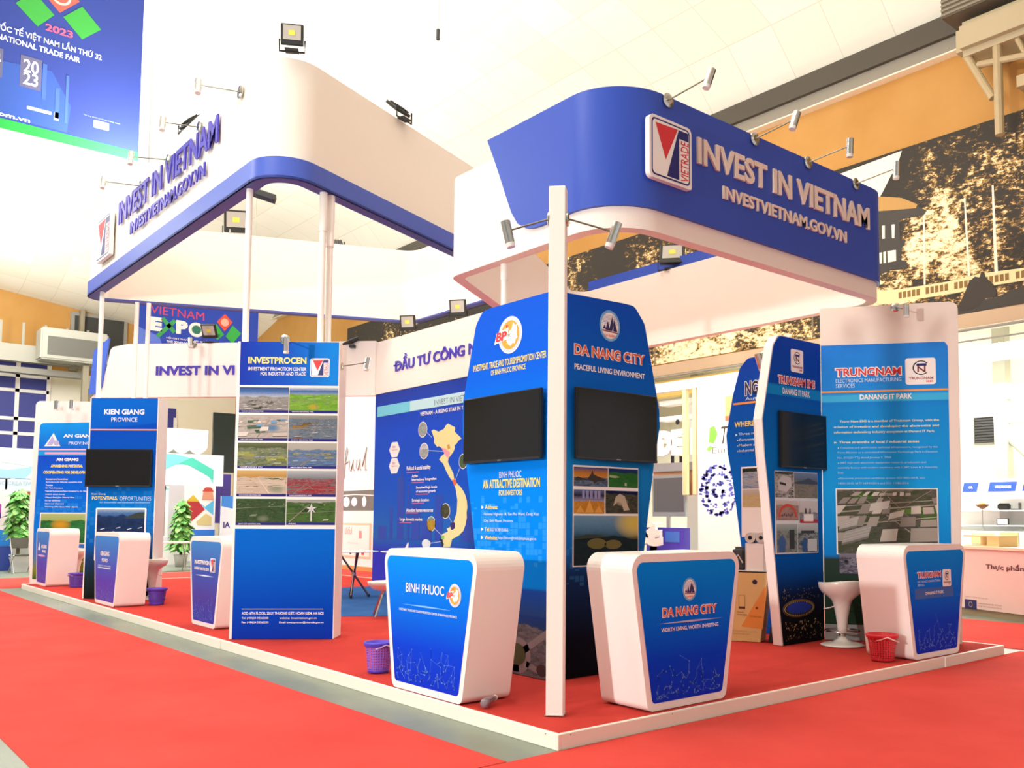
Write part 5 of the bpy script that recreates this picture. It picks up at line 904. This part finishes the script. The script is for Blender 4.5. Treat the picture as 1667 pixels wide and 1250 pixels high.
text(t, 'HỘI CHỢ THƯƠNG MẠI QUỐC TẾ VIỆT NAM LẦN THỨ 32', (-2.55, 10.37, .75, 10.57), Y2, mat('#cfd6ec', .5), .015, name='heading'); text(t, 'THE 32ND VIETNAM INTERNATIONAL TRADE FAIR', (-2.6, 10.215, .375, 10.325), Y2, mat('#cfd6ec', .5), .015, name='heading')
for s, r0 in (('20', (-.565, 9.74, -.32, 9.99)), ('23', (-.565, 9.5, -.32, 9.74)), ('04', (-1.2, 9.72, -.93, 9.95)), ('APRIL', (-1.25, 9.55, -.95, 9.64))):
    if s == '20': plate(t, 'date_ground', rect(-.62, 9.44, -.27, 10.05), Y1 - .001, mat('#4a4a66', .5)); plate(t, 'date_ground', rect(-1.3, 9.5, -.9, 10.05), Y1 - .001, mat('#4a4a66', .5))
    text(t, s, r0, Y2, mat('#e4e2ea', .5), .01, name='date')
text(t, 'vietnamexpo.com.vn', (-2.2, 8.755, -.42, 8.86), Y2, INKW, .02, name='address'); merge_flat(t, 'sponsor_mark', [rect(-.48, 9.04, -.08, 9.1), rect(-.03, 8.96, .05, 9.12)], Y2, mat('#c9d2ee', .5)); e = plate(t, 'sponsor_label', rnd(rect(.66, 9.02, .93, 9.17), .02), Y2, INKW); text(e, 'Lock', (.77, 9.06, .9, 9.12), Y3, INKG, .0)
text(t, 'Tài trợ thiết bị khoá thông minh', (.47, 9.2, 1.13, 9.24), Y2, mat('#8a94c8', .5), 0, name='caption')
for x in (-2.6, 1.2): obj('hanging_wire', tube(new(), [(x, .01, 12.6), (x, .01, 13.45)], .01, 6), STEEL, t)
t = thing('hanging_banner', 'blue VIETNAM EXPO banner seen below the rear canopy band', 'banner', (0, 19.0, 0))
obj('cloth', box(new(), 2.66, 5.64, 0, .02, 4.5, 8.2), mat('#3852b8', .6, 0, .05), t)
text(t, 'VIETNAM', (2.97, 6.35, 4.25, 6.55), Y2, mat('#d04a6a', .5), .0, name='heading')
text(t, 'E', (2.96, 5.93, 3.25, 6.27), Y2, INKW, .07, name='heading'); text(t, 'P', (3.58, 5.93, 3.86, 6.27), Y2, INKW, .07, name='heading'); merge_flat(t, 'heading_x', [seg2(3.25, 6.27, 3.55, 5.95, .1), seg2(3.55, 6.25, 3.15, 5.8, .1)], Y2, mat('#3aa35a', .5))
e = plate(t, 'heading_o', disc(4.07, 6.09, .19, .185), Y2, INKW); plate(e, 'globe', disc(4.07, 6.09, .115, .11), Y3, mat('#2f7a64', .5))
for nm, pts, cc in (('logo_square', [(4.37, 6.13), (4.6, 5.9), (4.76, 6.06), (4.56, 6.31)], '#34b04c'), ('logo_square', [(4.8, 6.02), (4.98, 5.85), (5.2, 6.15), (4.97, 6.33)], '#34b04c'), ('logo_square', [(4.57, 6.37), (4.77, 6.15), (4.97, 6.41), (4.77, 6.6)], '#e0523c')): plate(t, nm, pts, Y2, mat(cc, .5))
plate(t, 'logo_globe', disc(4.77, 6.38, .1), Y3, mat('#f0b8a0', .5)); lines(t, [('HỘI CHỢ THƯƠNG MẠI QUỐC TẾ VIỆT NAM', (3.36, 5.77, 4.85, 5.84)), ('THE 32ND VIETNAM INTERNATIONAL', (3.36, 5.68, 4.85, 5.74))], Y2, INKW, .02, 'subheading'); plate(t, 'pale_wave', [(2.66, 5.2), (3.4, 5.2), (3.2, 5.8), (2.66, 6.0)], Y1, mat('#5f80e0', .5))
for x in (2.8, 5.5): obj('hanging_wire', tube(new(), [(x, .01, 8.2), (x, .01, 13.4)], .01, 6), STEEL, t)

# ------------------------------------------------------------------ tables and chairs inside the stand
def cross_table(label, loc_, r_, legs, m1=CHROME, z=.74):
    t = thing('round_table', label, 'table', loc_, 0, 'round glass tables')
    obj('table_top', lathe(new(), [(r_ - .01, z), (r_, z + .006), (r_, z + .014), (r_ - .01, z + .02), (0, z + .02)], 40), mat('#f2f4f2', .1, 0, .6), t, smooth=False)
    for k, (a0, a1) in enumerate(legs):
        obj('leg', tube(new(), [(r_ * .62 * math.cos(a0), r_ * .62 * math.sin(a0), .02), (r_ * .62 * math.cos(a1), r_ * .62 * math.sin(a1), z)], .017, 10), mat('#6a5a58', .25, .8), t)
        obj('rubber_foot', tube(new(), [(r_ * .62 * math.cos(a0), r_ * .62 * math.sin(a0), 0), (r_ * .62 * math.cos(a0), r_ * .62 * math.sin(a0), .05)], .022, 10), DARK, t)
    obj('hub', tube(new(), [(0, 0, z * .46), (0, 0, z * .56)], .035, 12), STEEL, t); return t
TL = (3.564, 9.467, 0.1)
cross_table('round table with crossed metal legs on the blue carpet right of the aerial photograph panel', (TL[0], TL[1], PLAT), .40, [(-2.2, .9), (-.4, 2.7), (1.3, -1.8)])
TL = (4.23, 8.934, 0.1)
cross_table('round glass table with crossed metal legs behind the BINH PHUOC counter', (TL[0], TL[1], PLAT), .42, [(-2.4, .7), (-.2, 2.9), (1.5, -1.6)])
CL = (2.504, 6.491, 0.1)
t = thing('shell_chair', 'white bowl seated chair with splayed metal legs left of the BINH PHUOC counter', 'chair', (CL[0], CL[1], PLAT + .014), -20)
bm = lathe(new(), [(.03, .33), (.12, .335), (.2, .36), (.25, .41), (.265, .45), (.25, .452), (.2, .4), (.1, .365), (0, .36)], 32)
for v_ in bm.verts:
    if v_.co.x > .05: v_.co.z += .5 * (v_.co.x / .26) ** 2 * (v_.co.z > .36)
obj('seat_shell', bm, mat('#f0e9e2', .3, 0, .6), t, smooth=True)
for a in (.6, 2.2, 3.9, 5.4): obj('leg', tube(new(), [(.08 * math.cos(a), .08 * math.sin(a), .34), (.25 * math.cos(a), .25 * math.sin(a), 0)], .014, 8), CHROME, t)

# ------------------------------------------------------------------ plants, chairs and stands of the hall behind
def plant(label, loc_, h0, h1, r_, seed):
    rr = random.Random(seed); t = thing('potted_plant', label, 'plant', loc_, 0)
    obj('pot', lathe(new(), [(.13, 0), (.18, .3), (.2, .34), (.18, .34), (.16, .28), (0, .28)], 24), mat('#d8d4cc', .5), t, smooth=True); obj('stem', tube(new(), [(0, 0, .28), (0, 0, h1 - .1)], .04, 10), mat('#5a4a34', .8), t)
    bm = new()
    for k in range(230):
        f = rr.random(); z = h0 + (h1 - h0) * f; a = rr.uniform(0, 2 * PI); q = r_ * (.9 - .5 * f) * rr.uniform(.3, 1); s = rr.uniform(.11, .19)
        c = Vector((q * math.cos(a), q * math.sin(a), z)); d = Vector((math.cos(a), math.sin(a), -.9 + rr.uniform(-.4, .4))).normalized(); sd = Vector((-math.sin(a), math.cos(a), rr.uniform(-.3, .3))).normalized(); n_ = d.cross(sd) * .02
        L = [c - d * s * .9, c - d * s * .3 + sd * s * .55, c + d * s * .3 + sd * s * .5, c + d * s, c + d * s * .3 - sd * s * .5, c - d * s * .3 - sd * s * .55]
        V_ = [bm.verts.new(p_ + n_ * (i in (0, 3))) for i, p_ in enumerate(L)]; bm.faces.new((V_[0], V_[1], V_[2], V_[3])); bm.faces.new((V_[0], V_[3], V_[4], V_[5]))
    m, nt, p = nodes('leaf', .5, .4); gm = nt.nodes.new('ShaderNodeTexCoord')
    nt.links.new(ramp(nt, noise(nt, gm.outputs['Object'], 7, 2), [(.35, '#3f8a3c'), (.5, '#6cb452'), (.65, '#a2d478')]), p.inputs['Base Color']); o = obj('foliage', bm, m, t, recalc=False); return t
plant('leafy potted plant left of the AN GIANG panel behind grey chairs', (1.10, 22.95, 0), .75, 2.0, .46, 3)
plant('tall leafy potted plant between the KIEN GIANG panel and the poster board', (4.98, 22.4, 0), .45, 1.78, .42, 5)
def fold_chair(label, loc_, ang):
    t = thing('folding_chair', label, 'chair', loc_, ang, 'grey folding chairs'); G = mat('#62665c', .6)
    bx = box(new(), -.2, .2, -.2, .2, .42, .46); bmesh.ops.bevel(bx, geom=list(bx.edges), offset=.015, segments=2, affect='EDGES'); obj('seat', bx, G, t)
    bx = box(new(), -.2, .2, .2, .23, .6, .86); bmesh.ops.bevel(bx, geom=list(bx.edges), offset=.012, segments=2, affect='EDGES'); obj('backrest', bx, G, t)
    for x in (-.21, .21):
        obj('leg', tube(new(), [(x, -.22, 0), (x, .22, .86)], .012, 8), STEEL, t); obj('leg', tube(new(), [(x, .24, 0), (x, -.16, .44)], .012, 8), STEEL, t)
    return t
fold_chair('left grey folding chair before the plant at the far left', (1.0, 21.9, 0), 5); fold_chair('right grey folding chair before the plant at the far left', (1.54, 21.9, 0), -5)
t = thing('white_table', 'white folding table with crossed legs behind the KIEN GIANG counter', 'table', (4.0, 20.4, 0), 10)
obj('table_top', box(new(), -.6, .6, -.3, .3, .72, .75), mat('#efeee8', .4), t)
for x in (-.45, .45):
    obj('leg', tube(new(), [(x - .1, -.25, 0), (x + .1, .25, .72)], .014, 8), STEEL, t); obj('leg', tube(new(), [(x + .1, .25, 0), (x - .1, -.25, .72)], .014, 8), STEEL, t)
t = thing('blue_cone', 'small blue cone on the grey floor behind the left counters', 'cone', (5.2, 21.5, 0)); obj('body', lathe(new(), [(.17, .03), (.05, .62), (0, .63)], 24), mat('#2448c8', .4), t, smooth=True); obj('foot', box(new(), -.2, .2, -.2, .2, 0, .03), mat('#2448c8', .4), t)
t = thing('planter_box', 'pale planter box before the plant at the far left', 'planter', (1.15, 22.3, 0)); obj('trough', prism(new(), [(-.25, 0), (.3, 0), (.34, .42), (-.29, .42)], 0, .25), mat('#cfcfca', .5), t); obj('rim', box(new(), -.31, .36, -.02, .27, .4, .44), WHITE, t)
# left stands
def stand(label, loc_, ang, cat='exhibition stand', name='exhibition_stand'): return thing(name, label, cat, loc_, ang, 'neighbouring exhibition stands')
SHELLW = mat('#f7f6f2', .5)
t = stand('white stand with a pale blue waved header at the far left edge', (0, 23.6, 0), 0)
obj('header', box(new(), -3.5, 1.62, 0, .1, 2.4, 3.2), mat('#e8f4fa', .5), t); plate(t, 'blue_wave', [(-3.5, 2.4), (1.3, 2.4), (1.6, 2.75), (.9, 2.62), (.2, 2.7), (-3.5, 2.5)], Y1, mat('#9fd2ec', .5)); plate(t, 'deep_wave', [(-3.5, 2.4), (.75, 2.4), (.3, 2.62), (-3.5, 2.75)], Y2, mat('#2f5fc8', .5)); plate(t, 'pale_wave', [(.2, 2.9), (1.6, 2.7), (1.6, 3.0), (.9, 3.1)], Y2, mat('#c8e6f4', .5)); text(t, 'NTIC CREATIVE', (.55, 2.22, 1.5, 2.32), -.01, mat('#a8bccc', .5), .0, name='heading')
obj('lower_header', box(new(), -3.5, 1.62, 0, .06, 2.08, 2.38), mat('#cfe2ec', .5), t); obj('back_wall', box(new(), -3.5, 1.62, 1.2, 1.3, 0, 2.4), SHELLW, t); obj('side_wall', box(new(), 1.5, 1.56, .1, 1.2, 0, 2.4), SHELLW, t)
for x in (.85, 1.56): obj('upright', box(new(), x, x + .05, .0, .06, 0, 2.4), STEEL, t)
obj('flag_print', box(new(), 1.25, 1.5, .06, .09, 1.9, 2.05), mat('#d86a4a', .5), t); obj('flag_print', box(new(), 1.25, 1.42, .05, .08, 1.5, 1.65), mat('#b8404a', .5), t)
t = thing('hexagon_board', 'white board with a purple hexagon picture cut by the left edge', 'board', (0, 23.53, 0)); obj('board', box(new(), -.6, .95, 0, .05, .2, 2.1), mat('#f0dfe2', .5), t); photo(t, (-.3, 1.1, .78, 1.95), Y1, photo_mat(['#c85ab8', '#8a4ac0'], ['#4a2a7a', '#7a3aa0', '#5a2f90', '#8a5a5a'], .45, 5, None, None, 3)); plate(t, 'corner_cut', [(.78, 1.95), (.4, 1.95), (.78, 1.7)], Y2, mat('#f0dfe2', .5)); plate(t, 'corner_cut', [(.78, 1.1), (.78, 1.35), (.4, 1.1)], Y2, mat('#f0dfe2', .5))
plate(t, 'blue_foot', disc(.75, .75, .28, .3), Y1, mat('#2f8ad8', .5)); obj('blue_plinth', box(new(), .1, 1.0, -.35, -.06, 0, .62), mat('#3a4fa8', .5), t)
t = stand('white stand with a turquoise waved header between the left panels', (0, 24.2, 0), 0)
obj('header', box(new(), 4.2, 6.75, 0, .1, 2.35, 3.3), mat('#f2fafa', .5), t)
plate(t, 'turquoise_wave', [(4.2, 2.45), (4.7, 2.62), (5.3, 2.95), (5.6, 3.0), (6.3, 2.65), (6.45, 2.4), (6.45, 2.85), (5.9, 3.15), (5.3, 3.28), (4.2, 3.25)], Y1, mat('#7fdcd8', .5)); plate(t, 'green_wave', [(5.4, 3.0), (5.75, 2.95), (6.45, 2.55), (6.45, 2.85), (5.8, 3.2)], Y2, mat('#4fd0b4', .5)); text(t, 'BIỂN', (4.35, 2.92, 4.72, 3.08), Y2, mat('#2f5a8c', .5), .02, name='heading')
plate(t, 'under_wave', [(4.2, 2.2), (5.2, 2.2), (5.0, 2.34), (4.2, 2.34)], .0, mat('#8ad8d4', .5)); obj('back_wall', box(new(), 4.2, 6.75, 1.3, 1.4, 0, 2.35), SHELLW, t); obj('counter', box(new(), 4.2, 5.4, -.5, -.1, 0, .82), SHELLW, t)
for x in (5.02, 5.42): obj('upright', box(new(), x, x + .05, .0, .06, 0, 2.35), STEEL, t)
obj('dark_opening', box(new(), 4.45, 4.85, 1.27, 1.3, 1.55, 1.95), mat('#5a5c58', .6), t); obj('shelf_goods', box(new(), 4.3, 4.9, 1.1, 1.28, .9, 1.15), mat('#8a8c84', .6), t)
t = thing('poster_board', 'white board with diamond shaped pictures left of the aerial photograph panel', 'poster', (0, 23.4, 0))
obj('board', box(new(), 5.34, 6.25, 0, .05, 1.02, 2.35), SHELLW, t); obj('blue_foot', box(new(), 5.3, 6.25, -.02, .04, .82, 1.02), mat('#2f7ae0', .5), t); obj('grey_side', box(new(), 4.92, 5.32, .0, .05, .6, 2.32), mat('#cfcfd2', .5), t); obj('stand_legs', box(box(new(), 5.4, 5.44, 0, .05, 0, .82), 6.1, 6.14, 0, .05, 0, .82), STEEL, t)
plate(t, 'red_diamond', [(5.36, 1.75), (5.6, 2.05), (5.95, 1.62), (5.58, 1.27), (5.36, 1.45)], Y1, mat('#b8343c', .5)); plate(t, 'fruit_patch', [(5.4, 1.85), (5.6, 2.05), (5.78, 1.85)], Y2, mat('#d8b83a', .5)); plate(t, 'blue_diamond', [(5.75, 1.85), (5.98, 1.62), (6.2, 1.45), (6.2, 1.9), (5.95, 1.7)], Y1, mat('#5fc0e8', .5)); plate(t, 'temple_picture', [(5.85, 1.9), (6.2, 1.9), (6.15, 2.25), (5.9, 2.25)], Y2, mat('#d89a7a', .5)); plate(t, 'temple_roof', [(5.85, 2.15), (6.2, 2.15), (6.1, 2.28), (5.95, 2.28)], Y3, mat('#c0483c', .5)); plate(t, 'house_picture', [(5.7, 1.25), (5.98, 1.5), (6.15, 1.4), (6.15, 1.15), (5.75, 1.15)], Y2, mat('#d8c88a', .5))
t = thing('scalloped_canopy', 'white scalloped cloth canopy hanging between the left panels', 'canopy', (0, 25.2, 0)); bm = new(); pts = [(4.6, 4.15), (4.55, 3.6)] + [(4.6 + .12 * k, 3.5 - .14 * abs(math.sin(k * PI / 4))) for k in range(17)] + [(6.6, 3.6), (6.6, 4.15)]; prism(bm, pts, 0, 1.2); obj('cloth', bm, SHELLW, t); obj('mast', tube(new(), [(5.5, .6, 0), (5.5, .6, 4.1)], .04, 8), STEEL, t)
t = thing('tall_screen', 'tall dark screen left of the aerial photograph panel', 'screen', (0, 24.8, 0)); obj('casing', box(new(), 6.62, 7.6, 0, .1, 2.8, 4.7), mat('#1a2420', .3), t); obj('green_glow_print', box(new(), 6.62, 6.66, -.01, 0, 2.85, 3.2), mat('#1f8a5a', .5), t); obj('stand', box(new(), 6.9, 7.0, .02, .08, 0, 2.8), STEEL, t); obj('violet_banner', box(new(), 6.65, 7.2, -.05, -.02, 1.2, 2.75), mat('#4a3a90', .5), t)
t = thing('blue_board', 'white and blue board with dark letters beside the aerial photograph panel', 'board', (0, 23.0, 0)); obj('board', box(new(), 6.28, 7.2, 0, .05, .6, 2.02), mat('#e8eaf2', .5), t); plate(t, 'blue_top', [(6.28, 1.72), (6.75, 1.62), (7.2, 1.7), (7.2, 2.02), (6.28, 2.02)], Y1, mat('#3f8ae0', .5)); text(t, 'IA', (6.36, 1.08, 6.56, 1.25), Y2, mat('#3a2f80', .5), .03); obj('legs', box(box(new(), 6.32, 6.36, .01, .04, 0, .6), 7.1, 7.14, .01, .04, 0, .6), STEEL, t)
# stand with handwriting, seen right of the aerial photograph panel
t = stand('white stand with large grey handwriting right of the aerial photograph panel', (8.0, 19.2, 0), -90)
obj('sign_wall', box(new(), 0, 3.2, 0, .1, 2.12, 4.75), SHELLW, t); obj('lit_strip', box(new(), 0, 3.2, .0, .08, 1.58, 2.12), mat('#77746f', .4), t); obj('counter', box(new(), 0, 3.2, -.02, .1, .1, 1.58), SHELLW, t); obj('wood_plinth', box(new(), 0, 3.2, -.04, .1, 0, .12), mat('#c89a5a', .5), t)
sc_ = [[(.50, 2.45), (.58, 2.6), (.66, 2.9), (.8, 3.2), (.74, 3.32), (.67, 3.2), (.64, 2.8), (.62, 2.5), (.56, 2.4)], [(.5, 2.82), (.68, 2.88), (.84, 2.92)], [(.9, 2.95), (.88, 2.7), (.98, 2.65), (1.12, 2.95), (1.1, 2.7), (1.18, 2.66)], [(1.3, 2.95), (1.28, 2.72), (1.38, 2.66), (1.5, 2.95), (1.5, 2.7), (1.56, 2.66)], [(1.62, 2.75), (1.85, 3.25), (1.78, 2.9), (1.78, 2.65), (1.86, 2.66)]]
obj_b = new()
for s_p in sc_: tube(obj_b, [(a, -.01, b) for a, b in s_p], .017, 8)
obj('handwriting', obj_b, mat('#b4b4b2', .5), t, smooth=True)
merge_flat(t, 'product_prints', [disc(.75, 1.82, .2, .14), disc(1.2, 1.82, .16, .12), disc(1.75, 1.82, .12, .14)], -.004, mat('#e8f0f8', .5)); plate(t, 'light_line', [(.2, 2.0), (1.2, 2.03), (2.4, 1.98), (2.4, 1.96), (1.2, 2.0), (.2, 1.97)], -.004, INKW)
e = plate(t, 'framed_poster', rect(.3, .32, 2.2, 1.25), -.024, mat('#f0c8a4', .5)); plate(e, 'poster_sheet', rect(.36, .38, 2.12, 1.2), -.028, mat('#fbf4ee', .5)); text(e, 'ưkful', (.75, .95, 1.15, 1.15), -.03, mat('#a85a4a', .5), -.01); plate(e, 'red_seal', rect(1.55, .85, 1.7, 1.05), -.03, mat('#d89a98', .5)); plate(e, 'pink_patch', rect(.37, .8, .6, 1.18), -.0285, mat('#f6cdbc', .5)); plate(e, 'red_dot', rect(1.7, .42, 1.85, .52), -.03, mat('#e0523c', .5)); plate(e, 'black_dot', rect(1.05, .42, 1.15, .52), -.03, DARK); lines(e, [('calligraphy tea', (.9, .7, 1.5, .74))], -.03, mat('#d0b8a8', .5))
# stands on the right, before the arcade
t = stand('white stand with glass bay, leaf logo and blue flower print beyond the front panels', (10.5, 9.6, 0), -90)
U = lambda y: 9.6 - y
obj('white_wall', box(new(), U(8.05), U(5.2), 0, .12, 0, 4.1), SHELLW, t); obj('fascia', box(new(), 0, U(5.2), -.02, .12, 4.1, 4.3), SHELLW, t)
obj('counter_front', box(new(), 0, U(8.28), .3, .4, 1.9, 2.42), mat('#c99a78', .5), t); obj('grey_shelf', box(new(), 0, U(8.28), .25, .45, 2.42, 2.6), mat('#9a9ca0', .5), t); obj('back_wall', box(new(), 0, U(8.05), 1.4, 1.5, 0, 4.1), mat('#d6d6d0', .5), t)
for y in (8.42, 8.14): obj('gold_column', box(new(), U(y) - .05, U(y) + .05, .0, .1, 1.9, 4.1), mat('#e6d6a4', .4), t)
for z in (3.05, 3.55, 3.9): obj('white_shelf', box(new(), 0, U(8.05), .5, .8, z, z + .1), SHELLW, t)
text(t, 'DE I', (U(9.35), 2.75, U(8.3), 3.3), .2, SHELLW, .08, .06, name='raised_lettering')
merge_flat(t, 'dark_goods', [disc(U(9.05), 3.5, .06), rect(U(8.6), 3.0, U(8.56), 3.5), rect(U(9.25), 2.62, U(9.15), 2.85), rect(U(9.0), 2.62, U(8.9), 2.75)], .49, DARK)
plate(t, 'leaf_print', [(U(7.75), 2.95), (U(7.72), 3.25), (U(7.6), 3.28), (U(7.52), 3.1), (U(7.62), 2.92)], Y1, mat('#7fd84a', .5)); plate(t, 'leaf_print', [(U(7.82), 2.82), (U(7.72), 2.88), (U(7.62), 2.85), (U(7.74), 2.76)], Y1, mat('#8fe05a', .5))
text(t, 'Tata', (U(7.48), 2.9, U(6.9), 3.25), Y1, mat('#4a3a30', .5), .0, name='heading', lean=.06); text(t, 'Europe', (U(7.66), 2.68, U(6.8), 2.84), Y1, mat('#77726a', .5), -.012, name='subheading')
rr = random.Random(5); P = []
for k in range(230):
    a = rr.uniform(0, 2 * PI); q = rr.choice((.44, .47, .47, .31, .33, .14)) + rr.uniform(-.035, .035); P.append(disc(U(7.5) + q * math.cos(a), 1.98 + q * math.sin(a) * 1.02, rr.uniform(.02, .05), rr.uniform(.012, .035), 7, rr.random() * 3))
merge_flat(t, 'flower_print', P, Y1, mat('#5a6ad0', .5)); plate(t, 'orange_poster', rect(U(7.32), 3.35, U(6.9), 3.85), Y1, mat('#f0b070', .5)); plate(t, 'orange_poster_band', rect(U(7.32), 3.35, U(6.9), 3.45), Y2, mat('#d86a4a', .5))
t = thing('grey_monitor', 'grey blank monitor standing right of the DA NANG panel', 'monitor', (10.62, 9.45, 0), -90); obj('casing', box(new(), 0, .95, 0, .06, 1.45, 2.33), mat('#8f9496', .5), t); obj('screen', box(new(), .04, .9, -.005, 0, 1.55, 2.27), mat('#5c6064', .4), t); obj('stand', box(new(), .4, .5, .01, .05, 0, 1.45), STEEL, t); obj('foot', box(new(), .2, .7, -.15, .25, 0, .02), STEEL, t)
t = thing('lettered_table', 'white low counter with big white letters before purple packages', 'counter', (10.0, 9.6, 0), -90); obj('body', box(new(), 0, 1.3, 0, .5, 0, .72), SHELLW, t); text(t, 'pt', (.1, .72, 1.0, 1.3), .05, SHELLW, .1, .08, name='raised_lettering'); obj('top_disc', box(new(), .05, .75, .0, .3, 1.3, 1.34), SHELLW, t)
t = thing('purple_package', 'purple packages behind the big white letters right of the DA NANG panel', 'package', (10.28, 9.3, .72), -90); obj('carton', box(new(), .0, 1.05, 0, .2, 0, .5), mat('#4f3fb8', .5), t); obj('blue_print', box(new(), .55, .95, -.01, 0, .2, .42), mat('#4a7ad8', .5), t); obj('red_print', box(new(), .1, .3, 0, .1, 0, .12), mat('#e0485a', .5), t)
# pink food counter at the far right
pa = -111.8758
PC = (10.01, 2.68)
t = thing('food_counter', 'pale pink counter with dark lettering at the far right edge', 'counter', (PC[0], PC[1], 0), pa)
obj('front', box(new(), 0, 3.2, 0, .6, .1, .98), mat('#f2dcd6', .45), t); obj('worktop', box(new(), -.03, 3.2, -.03, .63, .98, 1.02), mat('#f4ead2', .4), t); obj('plinth', box(new(), .02, 3.2, .03, .57, 0, .1), mat('#a8987c', .6), t)
def up(x, y): return None
text(t, 'Thực phẩm Châu Âu', (0.968, 0.678, 2.318, 0.788), -.004, mat('#6a3a44', .5), .025, name='heading')
fl_ = [(0.53, 0.089), (0.77, 0.228), (0.766, 0.111), (0.792, 0.158), (1.252, 0.235), (0.537, 0.254), (0.989, 0.326)]
e = plate(t, 'blue_flag', rect(fl_[0][0], fl_[0][1], fl_[1][0], fl_[1][1]), -.003, mat('#26266a', .5)); cx, cz = (fl_[0][0] + fl_[1][0]) / 2, (fl_[0][1] + fl_[1][1]) / 2
merge_flat(e, 'flag_stars', [disc(cx + .035 * math.cos(k * PI / 6), cz + .035 * math.sin(k * PI / 6), .006, n=5) for k in range(12)], -.005, INKY)
lines(t, [('CAMPAIGN FINANCED WITH AID', (fl_[3][0], fl_[3][1] + .02, fl_[4][0], fl_[3][1] + .04)), ('FROM THE EUROPEAN UNION', (fl_[3][0], fl_[3][1] - .02, fl_[4][0], fl_[3][1])), ('ENJOY, IT IS FROM EUROPE', (fl_[5][0], fl_[5][1], fl_[6][0], fl_[5][1] + .02))], -.003, mat('#b88a8a', .5))
# shop behind it
t = stand('white shop with blue slanted header boards behind the pink food counter', (12.2, 3.6, 0), -90)
S = lambda y: 3.6 - y
obj('header', box(new(), 0, 2.0, -.04, .06, 1.84, 2.12), SHELLW, t)
for a0, a1, s in ((3.32, 3.02, 'OR'), (2.86, 2.36, 'VIDECOHOUSE'), (2.28, 1.7, 'LTD.')):
    e = plate(t, 'blue_board', [(S(a0), 1.9), (S(a1) - .04, 1.9), (S(a1), 2.06), (S(a0) + .04, 2.06)], -.045, mat('#3a63d8', .5)); text(e, s, (S(a0) + .12, 1.955, S(a1) - .1, 2.0), -.05, INKW, .05)
obj('back_wall', box(new(), 0, 2.0, .35, .42, 0, 1.84), SHELLW, t); obj('grey_niche', box(new(), S(2.82), S(2.3), .3, .35, 1.3, 1.78), mat('#b8b8b6', .5), t)
for z in (1.30, 1.56): obj('shelf', box(new(), 0, 2.0, .05, .35, z, z + .02), SHELLW, t)
obj('glass_counter', box(new(), 0, 2.0, -.2, .0, .9, 1.22), mat('#dfeaf0', .1, 0, .6), t); obj('goods', box(box(box(new(), .5, .9, -.21, -.2, 1.0, 1.18), 1.0, 1.3, -.21, -.2, .95, 1.2), 1.4, 1.6, -.21, -.2, 1.0, 1.15), mat('#ece4a0', .5), t); obj('lower_panel', box(new(), 0, 2.0, -.2, .3, 0, .9), SHELLW, t)
t = thing('black_goods', 'black folded goods on the upper grey shelf of the white shop', 'goods', (12.3, 2.78, 1.585), -90); bx = box(new(), 0, .2, 0, .12, 0, .11); bmesh.ops.bevel(bx, geom=list(bx.edges), offset=.02, segments=2, affect='EDGES'); obj('stack', bx, mat('#2f3230', .6), t); obj('rack', box(box(new(), .22, .38, .02, .1, 0, .02), .36, .38, .02, .1, .02, .12), mat('#4a4c4a', .5), t)
t = thing('small_monitor', 'small white faced monitor on the lower grey shelf of the white shop', 'monitor', (12.28, 2.78, 1.325), -90); obj('casing', box(new(), 0, .2, 0, .03, 0, .11), DARK, t); obj('screen', box(new(), .012, .188, -.003, 0, .012, .1), mat('#eef0ee', .3), t)
t = thing('fruit_bowl', 'brown shallow bowl above the glass counter of the white shop', 'bowl', (12.12, 2.95, 1.60)); obj('bowl', lathe(new(), [(.03, 0), (.09, .04), (.12, .075), (.115, .075), (.08, .045), (0, .02)], 28), mat('#8a5a34', .4), t, smooth=True); obj('stand_rod', tube(new(), [(0, 0, -.38), (0, 0, .01)], .01, 8), STEEL, t); obj('fruit', lathe(new(), [(0, .03), (.05, .05), (.06, .08), (.03, .11), (0, .115)], 16), mat('#e0a03a', .5), t, smooth=True)
t = thing('display_box', 'pale wooden open display box on the pink food counter', 'box', (PC[0], PC[1], 1.02), pa); a_, b_ = (0.527, 1.051), (1.123, 1.068)
x0, x1 = a_[0], b_[0]; md = 0.897; bm = new(); box(bm, x0 - .1, x1, .1, .45, 0, .015); box(bm, x0 - .1, x1, .1, .45, .14, .16); box(bm, x0 - .1, x1, .43, .45, .0, .16); box(bm, md, x1, .1, .43, .015, .14); obj('casing', bm, mat('#ecc78a', .5), t); obj('inner_back', box(new(), x0 - .1, md, .42, .43, .015, .14), mat('#c8ae80', .6), t)
